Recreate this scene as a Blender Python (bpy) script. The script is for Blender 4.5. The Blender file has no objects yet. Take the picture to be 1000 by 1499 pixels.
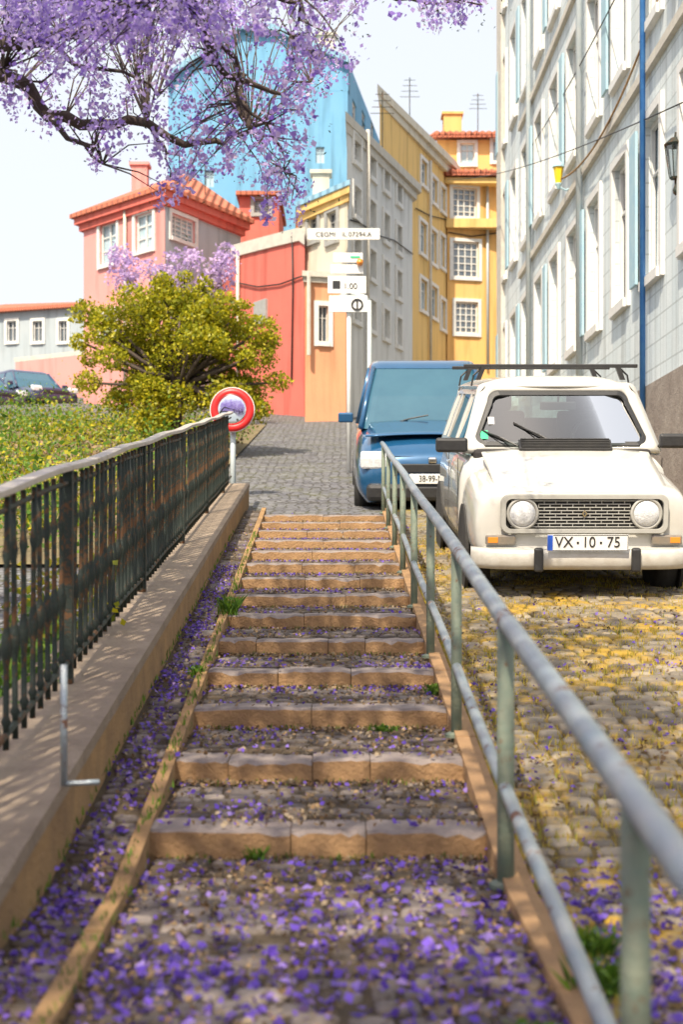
import bpy, bmesh, math, random
import numpy as np
from mathutils import Vector, Matrix
R = math.radians
S = bpy.context.scene
COL = S.collection
random.seed(7); rng = np.random.default_rng(7)

# ------------------------------------------------------------------ camera
F = 2083.0; CX = 500.0; HY = 825.0            # focal length in photo pixels, principal column, horizon row
cam = bpy.data.objects.new('camera', bpy.data.cameras.new('camera')); COL.objects.link(cam); S.camera = cam
cam.location = (0, 0, 0); cam.rotation_euler = (R(90), 0, 0)
cam.data.sensor_width = 36; cam.data.lens = 36*F/1499.0
cam.data.shift_y = (HY-749.5)/1499.0
cam.data.clip_start = .05; cam.data.clip_end = 3000
cam.data.dof.use_dof = True; cam.data.dof.focus_distance = 9.7; cam.data.dof.aperture_fstop = 3.2
# ------------------------------------------------------------------ world, sun, exposure
SUN_TRAVEL = Vector((.20, .56, -.76)).normalized()
to_sun = -SUN_TRAVEL
elev = math.asin(to_sun.z); az = math.atan2(to_sun.x, to_sun.y)
w = bpy.data.worlds.new('World'); S.world = w; w.use_nodes = True
nt = w.node_tree; bg = nt.nodes['Background']
sky = nt.nodes.new('ShaderNodeTexSky'); sky.sky_type = 'NISHITA'; sky.sun_disc = False
sky.sun_elevation = elev; sky.sun_rotation = az
sky.air_density = 1.0; sky.dust_density = 5.0; sky.ozone_density = .6
haze_mix = nt.nodes.new('ShaderNodeMixRGB'); haze_mix.inputs[0].default_value = .62; haze_mix.inputs[2].default_value = (6.2,6.25,6.3,1)
nt.links.new(sky.outputs[0], haze_mix.inputs[1]); nt.links.new(haze_mix.outputs[0], bg.inputs[0]); bg.inputs[1].default_value = .14
sun = bpy.data.objects.new('sun', bpy.data.lights.new('sun', 'SUN')); COL.objects.link(sun)
sun.data.energy = 4.9; sun.data.angle = R(.6); sun.data.color = (1, .88, .70)
sun.rotation_euler = SUN_TRAVEL.to_track_quat('-Z', 'Y').to_euler()
vs = S.view_settings; vs.view_transform = 'Standard'; vs.look = 'None'; vs.exposure = .57; vs.gamma = 1

# ------------------------------------------------------------------ helpers
def P(px, py, d): return Vector(((px-CX)/F*d, d, (HY-py)/F*d))
def XA(px, d): return (px-CX)/F*d
def ZA(py, d): return (HY-py)/F*d

def tag(o, label=None, cat=None, group=None, kind=None):
    if label: o['label'] = label
    if cat: o['category'] = cat
    if group: o['group'] = group
    if kind: o['kind'] = kind
    return o
def thing(name, label, cat, loc=(0,0,0), group=None, rot=(0,0,0)):
    o = bpy.data.objects.new(name, None); COL.objects.link(o); o.location = loc; o.rotation_euler = rot
    o.empty_display_size = .1
    return tag(o, label, cat, group)

class MB:
    def __init__(s): s.v = []; s.f = []; s.m = []; s.cur = 0
    def add(s, vs_, fs):
        n = len(s.v); s.v.extend([tuple(v) for v in vs_]); s.f.extend([tuple(i+n for i in f) for f in fs]); s.m.extend([s.cur]*len(fs)); return s
    def quad(s, a, b, c, d): return s.add([a,b,c,d], [(0,1,2,3)])
    def box(s, x0, x1, y0, y1, z0, z1):
        return s.add([(x0,y0,z0),(x1,y0,z0),(x1,y1,z0),(x0,y1,z0),(x0,y0,z1),(x1,y0,z1),(x1,y1,z1),(x0,y1,z1)],
                     [(0,3,2,1),(4,5,6,7),(0,1,5,4),(1,2,6,5),(2,3,7,6),(3,0,4,7)])
    def obox(s, c, ax, ay, az_):          # oriented box: centre and three half-axis vectors
        c=Vector(c); ax=Vector(ax); ay=Vector(ay); az_=Vector(az_); p=[]
        for k in (-1,1):
            for (i,j) in ((-1,-1),(1,-1),(1,1),(-1,1)): p.append(c+ax*i+ay*j+az_*k)
        return s.add(p, [(0,3,2,1),(4,5,6,7),(0,1,5,4),(1,2,6,5),(2,3,7,6),(3,0,4,7)])
    def tube(s, path, r, n=8, cap=True):
        path=[Vector(p) for p in path]; m=len(path)
        rr = r if isinstance(r,(list,tuple)) else [r]*m
        base=len(s.v); up0=None
        for i,p in enumerate(path):
            t=(path[min(i+1,m-1)]-path[max(i-1,0)]).normalized()
            if up0 is None:
                up0 = Vector((0,0,1)) if abs(t.z)<.9 else Vector((1,0,0))
            a=t.cross(up0); 
            if a.length<1e-5: a=t.cross(Vector((0,1,0)))
            a.normalize(); b=a.cross(t).normalized(); up0=b
            for k in range(n):
                th=2*math.pi*k/n; s.v.append(tuple(p+a*math.cos(th)*rr[i]+b*math.sin(th)*rr[i]))
        for i in range(m-1):
            for k in range(n):
                k2=(k+1)%n; s.f.append((base+i*n+k, base+i*n+k2, base+(i+1)*n+k2, base+(i+1)*n+k)); s.m.append(s.cur)
        if cap:
            s.f.append(tuple(base+k for k in range(n))[::-1]); s.m.append(s.cur)
            s.f.append(tuple(base+(m-1)*n+k for k in range(n))); s.m.append(s.cur)
        return s
    def lathe(s, prof, c=(0,0,0), axis='z', n=20):     # prof: list of (radius, height)
        base=len(s.v); c=Vector(c)
        for (r,h) in prof:
            for k in range(n):
                th=2*math.pi*k/n; x=r*math.cos(th); y=r*math.sin(th)
                q = Vector((x,y,h)) if axis=='z' else (Vector((x,h,y)) if axis=='y' else Vector((h,x,y)))
                s.v.append(tuple(c+q))
        for i in range(len(prof)-1):
            for k in range(n):
                k2=(k+1)%n; s.f.append((base+i*n+k, base+i*n+k2, base+(i+1)*n+k2, base+(i+1)*n+k)); s.m.append(s.cur)
        s.f.append(tuple(base+k for k in range(n))[::-1]); s.m.append(s.cur)
        s.f.append(tuple(base+(len(prof)-1)*n+k for k in range(n))); s.m.append(s.cur)
        return s
    def grid(s, fn, nu, nv):
        base=len(s.v)
        for i in range(nu+1):
            for j in range(nv+1): s.v.append(tuple(fn(i/nu, j/nv)))
        for i in range(nu):
            for j in range(nv):
                a=base+i*(nv+1)+j; s.f.append((a, a+nv+1, a+nv+2, a+1)); s.m.append(s.cur)
        return s
    def build(s, name, mat, parent=None, smooth=False, bevel=0, solid=0, sub=0, recalc=True, loc=None):
        me=bpy.data.meshes.new(name); me.from_pydata(s.v, [], s.f)
        mats = mat if isinstance(mat,(list,tuple)) else [mat]
        for m in mats: me.materials.append(m)
        if len(mats)>1: me.polygons.foreach_set('material_index', s.m)
        if recalc:
            bm=bmesh.new(); bm.from_mesh(me)
            bmesh.ops.remove_doubles(bm, verts=bm.verts, dist=1e-5)
            bmesh.ops.recalc_face_normals(bm, faces=bm.faces); bm.to_mesh(me); bm.free()
        if smooth:
            me.polygons.foreach_set('use_smooth', [True]*len(me.polygons))
        me.update()
        o=bpy.data.objects.new(name, me); COL.objects.link(o)
        if parent: o.parent=parent
        if loc: o.location=loc
        if solid:
            md=o.modifiers.new('s','SOLIDIFY'); md.thickness=solid; md.offset=-1
        if bevel:
            md=o.modifiers.new('b','BEVEL'); md.width=bevel; md.segments=2; md.limit_method='ANGLE'; md.angle_limit=R(35)
        if sub:
            md=o.modifiers.new('u','SUBSURF'); md.levels=sub; md.render_levels=sub
        return o

# ------------------------------------------------------------------ materials
def _n(nt, t, **k):
    n=nt.nodes.new(t)
    for a,b in k.items(): setattr(n,a,b)
    return n
def mat(name, c, rough=.7, c2=None, scale=4, bump=0, bscale=30, metal=0, spec=.5, coat=0, var=.5, detail=6, trans=0, stretch=None, sss=0):
    m=bpy.data.materials.new(name); m.use_nodes=True; nt=m.node_tree; b=nt.nodes['Principled BSDF']
    b.inputs['Base Color'].default_value=(*c,1); b.inputs['Roughness'].default_value=rough
    b.inputs['Metallic'].default_value=metal; b.inputs['Specular IOR Level'].default_value=spec
    if coat: b.inputs['Coat Weight'].default_value=coat; b.inputs['Coat Roughness'].default_value=.05
    if trans: b.inputs['Transmission Weight'].default_value=trans
    co=_n(nt,'ShaderNodeTexCoord'); src=co.outputs['Object']
    if stretch:
        mp=_n(nt,'ShaderNodeMapping'); mp.inputs['Scale'].default_value=stretch; nt.links.new(src,mp.inputs[0]); src=mp.outputs[0]
    if c2:
        t=_n(nt,'ShaderNodeTexNoise'); t.inputs['Scale'].default_value=scale; t.inputs['Detail'].default_value=detail; t.inputs['Roughness'].default_value=.65
        nt.links.new(src,t.inputs['Vector'])
        r=_n(nt,'ShaderNodeValToRGB'); r.color_ramp.elements[0].position=.5-var*.35; r.color_ramp.elements[1].position=.5+var*.35
        r.color_ramp.elements[0].color=(*c,1); r.color_ramp.elements[1].color=(*c2,1)
        nt.links.new(t.outputs[0],r.inputs[0]); nt.links.new(r.outputs[0],b.inputs['Base Color'])
    if bump:
        t=_n(nt,'ShaderNodeTexNoise'); t.inputs['Scale'].default_value=bscale; t.inputs['Detail'].default_value=8; t.inputs['Roughness'].default_value=.7
        nt.links.new(src,t.inputs['Vector'])
        bp=_n(nt,'ShaderNodeBump'); bp.inputs['Strength'].default_value=bump; bp.inputs['Distance'].default_value=.02
        nt.links.new(t.outputs[0],bp.inputs['Height']); nt.links.new(bp.outputs[0],b.inputs['Normal'])
    return m
def cobble(name, stones, joint, size=9, grass=None):
    m=bpy.data.materials.new(name); m.use_nodes=True; nt=m.node_tree; b=nt.nodes['Principled BSDF']; L=nt.links
    co=_n(nt,'ShaderNodeTexCoord'); 
    wn=_n(nt,'ShaderNodeTexNoise'); wn.inputs['Scale'].default_value=3.
    L.new(co.outputs['Object'],wn.inputs['Vector'])
    mx=_n(nt,'ShaderNodeMixRGB'); mx.blend_type='LINEAR_LIGHT'; mx.inputs[0].default_value=.03
    L.new(co.outputs['Object'],mx.inputs[1]); L.new(wn.outputs['Color'],mx.inputs[2])
    v=_n(nt,'ShaderNodeTexVoronoi'); v.inputs['Scale'].default_value=size; v.inputs['Randomness'].default_value=.62
    e=_n(nt,'ShaderNodeTexVoronoi'); e.feature='DISTANCE_TO_EDGE'; e.inputs['Scale'].default_value=size; e.inputs['Randomness'].default_value=.62
    L.new(mx.outputs[0],v.inputs['Vector']); L.new(mx.outputs[0],e.inputs['Vector'])
    r=_n(nt,'ShaderNodeValToRGB')
    els=r.color_ramp.elements; els[0].color=(*stones[0],1); els[1].color=(*stones[-1],1)
    for i,c in enumerate(stones[1:-1]):
        el=els.new((i+1)/(len(stones)-1)); el.color=(*c,1)
    L.new(v.outputs['Color'],r.inputs[0])
    er=_n(nt,'ShaderNodeValToRGB'); er.color_ramp.elements[0].position=.03; er.color_ramp.elements[1].position=.11
    L.new(e.outputs['Distance'],er.inputs[0])
    jn=_n(nt,'ShaderNodeTexNoise'); jn.inputs['Scale'].default_value=1.3; jn.inputs['Detail'].default_value=5
    L.new(co.outputs['Object'],jn.inputs['Vector'])
    jr=_n(nt,'ShaderNodeValToRGB'); jr.color_ramp.elements[0].position=.42; jr.color_ramp.elements[1].position=.6
    jr.color_ramp.elements[0].color=(*joint,1); jr.color_ramp.elements[1].color=(*(grass or joint),1)
    L.new(jn.outputs[0],jr.inputs[0])
    m1=_n(nt,'ShaderNodeMixRGB'); L.new(er.outputs[0],m1.inputs[0]); L.new(jr.outputs[0],m1.inputs[1]); L.new(r.outputs[0],m1.inputs[2])
    # dirt over the stones
    dn=_n(nt,'ShaderNodeTexNoise'); dn.inputs['Scale'].default_value=14; dn.inputs['Detail'].default_value=9; dn.inputs['Roughness'].default_value=.75
    L.new(co.outputs['Object'],dn.inputs['Vector'])
    dr=_n(nt,'ShaderNodeValToRGB'); dr.color_ramp.elements[0].position=.46; dr.color_ramp.elements[1].position=.62
    L.new(dn.outputs[0],dr.inputs[0])
    m2=_n(nt,'ShaderNodeMixRGB'); L.new(dr.outputs[0],m2.inputs[0]); L.new(m1.outputs[0],m2.inputs[1]); L.new(jr.outputs[0],m2.inputs[2])
    m3=_n(nt,'ShaderNodeMixRGB'); m3.inputs[0].default_value=.55; L.new(m1.outputs[0],m3.inputs[1]); L.new(m2.outputs[0],m3.inputs[2])
    L.new(m3.outputs[0],b.inputs['Base Color']); b.inputs['Roughness'].default_value=.85
    ad=_n(nt,'ShaderNodeMath'); ad.operation='MULTIPLY_ADD'; ad.inputs[1].default_value=.35
    L.new(dn.outputs[0],ad.inputs[0]); L.new(er.outputs[0],ad.inputs[2])
    bp=_n(nt,'ShaderNodeBump'); bp.inputs['Strength'].default_value=.9; bp.inputs['Distance'].default_value=.018
    L.new(ad.outputs[0],bp.inputs['Height']); L.new(bp.outputs[0],b.inputs['Normal'])
    return m
def leafmat(name, cols, rough=.55, transl=.35):
    m=bpy.data.materials.new(name); m.use_nodes=True; nt=m.node_tree; L=nt.links; b=nt.nodes['Principled BSDF']
    g=_n(nt,'ShaderNodeNewGeometry'); r=_n(nt,'ShaderNodeValToRGB'); els=r.color_ramp.elements
    els[0].color=(*cols[0],1); els[1].color=(*cols[-1],1)
    for i,c in enumerate(cols[1:-1]): els.new((i+1)/(len(cols)-1)).color=(*c,1)
    L.new(g.outputs['Random Per Island'],r.inputs[0]); L.new(r.outputs[0],b.inputs['Base Color']); b.inputs['Roughness'].default_value=rough
    t=_n(nt,'ShaderNodeBsdfTranslucent'); L.new(r.outputs[0],t.inputs[0])
    mx=_n(nt,'ShaderNodeMixShader'); mx.inputs[0].default_value=transl
    L.new(b.outputs[0],mx.inputs[1]); L.new(t.outputs[0],mx.inputs[2]); L.new(mx.outputs[0],nt.nodes['Material Output'].inputs[0])
    return m
def glassmat(name, tint=(.9,.95,.95), rough=.02, mixv=.25):
    m=bpy.data.materials.new(name); m.use_nodes=True; nt=m.node_tree; L=nt.links
    nt.nodes.remove(nt.nodes['Principled BSDF'])
    g=_n(nt,'ShaderNodeBsdfGlossy'); g.inputs['Roughness'].default_value=rough
    t=_n(nt,'ShaderNodeBsdfTransparent'); t.inputs[0].default_value=(*tint,1)
    fr=_n(nt,'ShaderNodeFresnel'); fr.inputs[0].default_value=1.5
    ad=_n(nt,'ShaderNodeMath'); ad.operation='ADD'; ad.inputs[1].default_value=mixv; L.new(fr.outputs[0],ad.inputs[0])
    mx=_n(nt,'ShaderNodeMixShader'); L.new(ad.outputs[0],mx.inputs[0]); L.new(t.outputs[0],mx.inputs[1]); L.new(g.outputs[0],mx.inputs[2])
    L.new(mx.outputs[0],nt.nodes['Material Output'].inputs[0]); return m
def plaster(name, c, c2, tile=False):
    m=mat(name, c, .9, c2, 1.1, .35, 22, var=.9)
    nt=m.node_tree; L=nt.links; b=nt.nodes['Principled BSDF']
    # vertical weather streaks and blotches with a shape of their own
    co=_n(nt,'ShaderNodeTexCoord'); mp=_n(nt,'ShaderNodeMapping'); mp.inputs['Scale'].default_value=(2.2,2.2,.22)
    L.new(co.outputs['Object'],mp.inputs[0]); t=_n(nt,'ShaderNodeTexNoise'); t.inputs['Scale'].default_value=1.6; t.inputs['Detail'].default_value=8
    L.new(mp.outputs[0],t.inputs['Vector']); r=_n(nt,'ShaderNodeValToRGB'); r.color_ramp.elements[0].position=.50; r.color_ramp.elements[1].position=.74
    r.color_ramp.elements[1].color=(.6,.6,.6,1)
    L.new(t.outputs[0],r.inputs[0])
    old=b.inputs['Base Color'].links[0].from_socket
    mx=_n(nt,'ShaderNodeMixRGB'); L.new(r.outputs[0],mx.inputs[0]); L.new(old,mx.inputs[1]); mx.inputs[2].default_value=(c[0]*.45,c[1]*.44,c[2]*.42,1)
    L.new(mx.outputs[0],b.inputs['Base Color'])
    if tile:
        br=_n(nt,'ShaderNodeTexBrick'); br.inputs['Scale'].default_value=1; br.inputs['Brick Width'].default_value=.3; br.inputs['Row Height'].default_value=.3
        br.inputs['Mortar Size'].default_value=.012; br.offset=0
        br.inputs[1].default_value=(1,1,1,1); br.inputs[2].default_value=(.86,.9,.92,1); br.inputs[3].default_value=(.6,.62,.62,1)
        sp=_n(nt,'ShaderNodeSeparateXYZ'); cb=_n(nt,'ShaderNodeCombineXYZ'); L.new(co.outputs['Object'],sp.inputs[0])
        L.new(sp.outputs[1],cb.inputs[0]); L.new(sp.outputs[2],cb.inputs[1]); L.new(cb.outputs[0],br.inputs[0])
        mm=_n(nt,'ShaderNodeMixRGB'); mm.blend_type='MULTIPLY'; mm.inputs[0].default_value=.8; L.new(mx.outputs[0],mm.inputs[1]); L.new(br.outputs[0],mm.inputs[2])
        L.new(mm.outputs[0],b.inputs['Base Color'])
    return m
def rooftile(name, c, c2):
    m=mat(name,c,.85,c2,6,.0,20,var=.8); nt=m.node_tree; L=nt.links; b=nt.nodes['Principled BSDF']
    co=_n(nt,'ShaderNodeTexCoord'); wv=_n(nt,'ShaderNodeTexWave'); wv.inputs['Scale'].default_value=1.6; wv.inputs['Distortion'].default_value=.3
    L.new(co.outputs['Object'],wv.inputs[0]); bp=_n(nt,'ShaderNodeBump'); bp.inputs['Distance'].default_value=.06
    L.new(wv.outputs[0],bp.inputs['Height']); L.new(bp.outputs[0],b.inputs['Normal']); return m

M = dict(
 tread = cobble('worn_cobbles', [(.085,.075,.075),(.14,.125,.12),(.22,.19,.175),(.12,.105,.11)], (.05,.035,.025), 13, (.07,.06,.025)),
 ramp  = cobble('ramp_cobbles', [(.12,.10,.08),(.19,.165,.13),(.28,.24,.18),(.16,.14,.115)], (.07,.05,.025), 10, (.26,.19,.03)),
 street= cobble('street_cobbles', [(.10,.10,.12),(.14,.14,.16),(.2,.2,.21),(.12,.12,.14)], (.06,.055,.05), 8, (.08,.08,.04)),
 riser = mat('worn_limestone',(.50,.30,.14),.85,(.24,.14,.07),6.5,.9,55,var=.95,detail=12),
 riser_top = mat('worn_limestone_nosing',(.33,.28,.25),.75,(.15,.12,.115),9,.6,70,var=.9,detail=12),
 coping= mat('parapet_stone',(.42,.33,.24),.85,(.17,.125,.09),4.2,.9,45,var=.9,detail=12),
 parface=mat('parapet_render',(.50,.30,.12),.9,(.17,.105,.06),4.5,.9,40,var=.95,detail=12),
 iron  = mat('dark_green_iron',(.02,.035,.028),.5,(.06,.035,.015),22,.3,90,var=.7,metal=.3),
 rail  = mat('worn_galvanised_rail',(.30,.38,.43),.36,(.50,.50,.48),9,.25,60,var=.8,metal=.55,stretch=(1,1,1)),
 post  = mat('green_painted_post',(.12,.17,.14),.55,(.22,.23,.16),14,.4,60,var=.8),
 railtop=mat('pale_worn_handrail',(.50,.46,.40),.5,(.3,.27,.22),12,.3,60,var=.8),
 carw  = mat('cream_white_paint',(.58,.575,.54),.25,(.50,.485,.44),6,.02,60,var=.9,coat=.8,detail=12),
 bump  = mat('pale_bumper_paint',(.55,.54,.5),.35,(.42,.39,.34),14,.1,60,var=.7,coat=.3),
 black = mat('black_plastic',(.018,.018,.02),.45,(.03,.03,.03),20,.1,80),
 rubber= mat('tyre_rubber',(.02,.02,.02),.85,(.035,.033,.03),15,.3,60),
 dark  = mat('dark_interior',(.02,.018,.018),.8,(.035,.03,.03),5),
 chrome= mat('chrome',(.7,.7,.7),.12,None,metal=1),
 greypl= mat('grey_plastic_surround',(.42,.42,.39),.4,(.36,.35,.32),9,.05,60),
 lens  = mat('headlamp_glass',(.75,.77,.78),.08,(.5,.52,.55),30,.5,50,spec=.8,coat=1),
 reflector = mat('lamp_reflector',(.8,.8,.8),.15,None,metal=1),
 amber = mat('amber_lens',(.75,.25,.03),.25,None,coat=.6),
 smoke = mat('smoky_blinker_lens',(.16,.15,.13),.2,(.25,.2,.15),20,coat=.8),
 platew= mat('plate_white',(.78,.78,.76),.4,(.7,.7,.66),10),
 plateb= mat('plate_blue',(.03,.12,.6),.4),
 ink   = mat('black_ink',(.015,.015,.015),.5),
 glass = glassmat('windscreen_glass',(.62,.72,.70),.015,.10),
 pane  = mat('dim_window_glass',(.05,.07,.09),.06,(.12,.14,.16),1.5,spec=1,coat=1),
 paneb = mat('pale_reflecting_glass',(.30,.45,.52),.08,(.45,.55,.6),1.2,spec=1,coat=1),
 frame = mat('white_window_frame',(.74,.73,.70),.55,(.62,.61,.58),8),
 framed= mat('grey_window_frame',(.36,.36,.34),.6,(.28,.28,.27),8),
 shutb = mat('pale_blue_shutter',(.30,.48,.58),.6,(.40,.55,.6),5),
 stone = mat('window_surround_stone',(.62,.58,.50),.8,(.48,.45,.4),5,.4,40),
 pink  = plaster('pink_plaster',(.72,.27,.25),(.66,.31,.28)),
 salmon= plaster('salmon_plaster',(.66,.13,.10),(.56,.16,.12)),
 peach = plaster('peach_plaster',(.78,.36,.19),(.66,.30,.17)),
 blueb = plaster('blue_plaster',(.13,.34,.54),(.17,.38,.56)),
 greyb = plaster('blue_grey_plaster_and_shade',(.34,.40,.44),(.40,.44,.46)),  # grey house plaster; also the pink house's side, shade put into colour
 cream = plaster('cream_plaster',(.66,.60,.48),(.56,.52,.43)),
 white = plaster('white_plaster',(.72,.72,.70),(.62,.63,.62)),
 yellow= plaster('ochre_yellow_plaster',(.78,.52,.17),(.70,.47,.19)),
 orange= plaster('orange_plaster',(.80,.46,.14),(.70,.42,.17)),
 tilew = plaster('pale_tiled_facade',(.70,.74,.74),(.62,.68,.70),True),
 dado  = mat('rough_stone_base',(.38,.33,.28),.9,(.18,.14,.12),3,1,12,var=.9),
 roof  = rooftile('terracotta_tiles',(.55,.17,.09),(.42,.14,.09)),
 roofg = rooftile('weathered_blue_roof',(.20,.40,.56),(.28,.46,.58)),
 bark  = mat('dark_bark',(.055,.04,.035),.95,(.1,.075,.06),9,.8,30),
 metalp= mat('painted_pole',(.45,.52,.55),.5,(.55,.58,.58),6,metal=.2),
 signw = mat('white_sign_paint',(.78,.78,.76),.5,(.7,.7,.68),9),
 red   = mat('red_sign_paint',(.72,.02,.02),.4,(.6,.02,.02),9),
 mirror= mat('convex_mirror_glass',(.75,.82,.85),.03,None,metal=1),
 bluep = mat('blue_car_paint',(.012,.085,.20),.22,(.016,.10,.23),4,coat=1,metal=.3),
 darkcar=mat('dark_blue_car_paint',(.03,.035,.09),.3,None,coat=.8),
 greycar=mat('silver_car_paint',(.28,.29,.33),.3,None,coat=.8,metal=.4),
 carglass=mat('reflecting_car_glass',(.01,.08,.13),.04,(.02,.10,.15),3,spec=1,coat=1),
 pipe  = mat('blue_drainpipe',(.025,.14,.42),.5,(.06,.22,.5),6),
 lamp_amber = mat('amber_lantern_glass',(.85,.55,.02),.3),
 stick = mat('green_sticker',(.02,.5,.22),.5),
 rock  = mat('loose_pale_stone',(.5,.44,.36),.9,(.36,.3,.24),8,.8,30),
)
def rusty(name,c,c2,rust,rough=.45,metal=.4,thr=.56,scale=7,bump=.35):
    m=mat(name,c,rough,c2,scale*1.7,bump,70,var=.7,metal=metal); nt=m.node_tree; L=nt.links; b=nt.nodes['Principled BSDF']
    co=_n(nt,'ShaderNodeTexCoord'); t=_n(nt,'ShaderNodeTexNoise'); t.inputs['Scale'].default_value=scale; t.inputs['Detail'].default_value=10; t.inputs['Roughness'].default_value=.75
    L.new(co.outputs['Object'],t.inputs['Vector']); rp=_n(nt,'ShaderNodeValToRGB'); rp.color_ramp.elements[0].position=thr; rp.color_ramp.elements[1].position=thr+.035
    L.new(t.outputs[0],rp.inputs[0]); old=b.inputs['Base Color'].links[0].from_socket; mx=_n(nt,'ShaderNodeMixRGB')
    L.new(rp.outputs[0],mx.inputs[0]); L.new(old,mx.inputs[1]); mx.inputs[2].default_value=(*rust,1); L.new(mx.outputs[0],b.inputs['Base Color'])
    iv=_n(nt,'ShaderNodeMath'); iv.operation='MULTIPLY_ADD'; iv.inputs[1].default_value=-metal; iv.inputs[2].default_value=metal; L.new(rp.outputs[0],iv.inputs[0]); L.new(iv.outputs[0],b.inputs['Metallic'])
    rg=_n(nt,'ShaderNodeMath'); rg.operation='MULTIPLY_ADD'; rg.inputs[1].default_value=.85-rough; rg.inputs[2].default_value=rough; L.new(rp.outputs[0],rg.inputs[0]); L.new(rg.outputs[0],b.inputs['Roughness'])
    return m
M['iron']=rusty('dark_green_iron',(.010,.018,.014),(.018,.03,.022),(.10,.045,.015),.6,.2,.52,9)
M['rail']=rusty('worn_galvanised_rail',(.27,.36,.42),(.46,.48,.48),(.16,.07,.035),.34,.6,.585,6)
M['post']=rusty('green_painted_post',(.11,.165,.13),(.20,.21,.15),(.13,.07,.03),.6,.1,.57,10)
M['railtop']=rusty('pale_worn_handrail',(.52,.48,.42),(.38,.34,.3),(.13,.06,.03),.5,.2,.60,8)
def stonemat(name,cols,moss,thr=.56):
    m=bpy.data.materials.new(name); m.use_nodes=True; nt=m.node_tree; L=nt.links; b=nt.nodes['Principled BSDF']
    g=_n(nt,'ShaderNodeNewGeometry'); rp=_n(nt,'ShaderNodeValToRGB'); els=rp.color_ramp.elements
    els[0].color=(*cols[0],1); els[1].color=(*cols[-1],1)
    for i,c in enumerate(cols[1:-1]): els.new((i+1)/(len(cols)-1)).color=(*c,1)
    L.new(g.outputs['Random Per Island'],rp.inputs[0]); co=_n(nt,'ShaderNodeTexCoord')
    t=_n(nt,'ShaderNodeTexNoise'); t.inputs['Scale'].default_value=38; t.inputs['Detail'].default_value=8; t.inputs['Roughness'].default_value=.7; L.new(co.outputs['Object'],t.inputs['Vector'])
    v=_n(nt,'ShaderNodeMapRange'); v.inputs[3].default_value=.45; v.inputs[4].default_value=1.5; L.new(t.outputs[0],v.inputs[0])
    mu=_n(nt,'ShaderNodeMixRGB'); mu.blend_type='MULTIPLY'; mu.inputs[0].default_value=1; L.new(rp.outputs[0],mu.inputs[1]); L.new(v.outputs[0],mu.inputs[2])
    t2=_n(nt,'ShaderNodeTexNoise'); t2.inputs['Scale'].default_value=2.6; t2.inputs['Detail'].default_value=10; t2.inputs['Roughness'].default_value=.72; L.new(co.outputs['Object'],t2.inputs['Vector'])
    r2=_n(nt,'ShaderNodeValToRGB'); r2.color_ramp.elements[0].position=thr-.04; r2.color_ramp.elements[1].position=thr+.07; L.new(t2.outputs[0],r2.inputs[0])
    mx=_n(nt,'ShaderNodeMixRGB'); L.new(r2.outputs[0],mx.inputs[0]); L.new(mu.outputs[0],mx.inputs[1]); mx.inputs[2].default_value=(*moss,1)
    L.new(mx.outputs[0],b.inputs['Base Color']); b.inputs['Roughness'].default_value=.8
    bp=_n(nt,'ShaderNodeBump'); bp.inputs['Strength'].default_value=.7; bp.inputs['Distance'].default_value=.006; L.new(t.outputs[0],bp.inputs['Height']); L.new(bp.outputs[0],b.inputs['Normal']); return m
M['soil']=mat('joint_soil',(.055,.04,.025),.95,(.12,.085,.045),6,1,60,var=.8)
M['soily']=mat('mossy_joint_soil',(.08,.06,.025),.95,(.30,.20,.03),2.2,1,60,var=.6)
M['st_dark']=stonemat('tread_stones',[(.065,.052,.048),(.11,.092,.085),(.19,.16,.14),(.085,.07,.07),(.25,.21,.18)],(.062,.042,.022),.50)
M['st_ramp']=stonemat('ramp_stones',[(.10,.08,.06),(.17,.14,.10),(.26,.215,.155),(.13,.11,.085),(.32,.27,.2)],(.34,.21,.02),.53)
leaf_y = leafmat('yellow_green_leaves', [(.14,.17,.012),(.34,.34,.012),(.62,.52,.02),(.22,.26,.015),(.5,.46,.02)], .5,.45)
leaf_g = leafmat('green_weed_leaves', [(.04,.1,.01),(.12,.25,.02),(.2,.3,.03)], .5,.4)
leaf_d = leafmat('dark_green_leaves', [(.012,.03,.01),(.03,.06,.02),(.06,.09,.03)], .45,.3)
grassm = leafmat('dry_golden_grass', [(.52,.34,.02),(.38,.32,.03),(.60,.46,.10),(.22,.27,.03)], .7,.35)
bloom  = leafmat('lavender_blossom', [(.22,.12,.56),(.46,.32,.78),(.66,.54,.88),(.30,.18,.66),(.84,.74,.94),(.52,.38,.78)], .6,.62)
bloomf = leafmat('pale_lilac_blossom', [(.42,.3,.62),(.6,.44,.72),(.7,.52,.74)], .6,.4)
petalm = leafmat('fallen_violet_petals', [(.08,.035,.36),(.13,.06,.48),(.2,.11,.58),(.06,.03,.26),(.28,.19,.56),(.2,.12,.22)], .6,.2)
litter = leafmat('dry_brown_litter', [(.16,.09,.04),(.3,.2,.1),(.1,.07,.04),(.38,.3,.2)], .8,.1)

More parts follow.
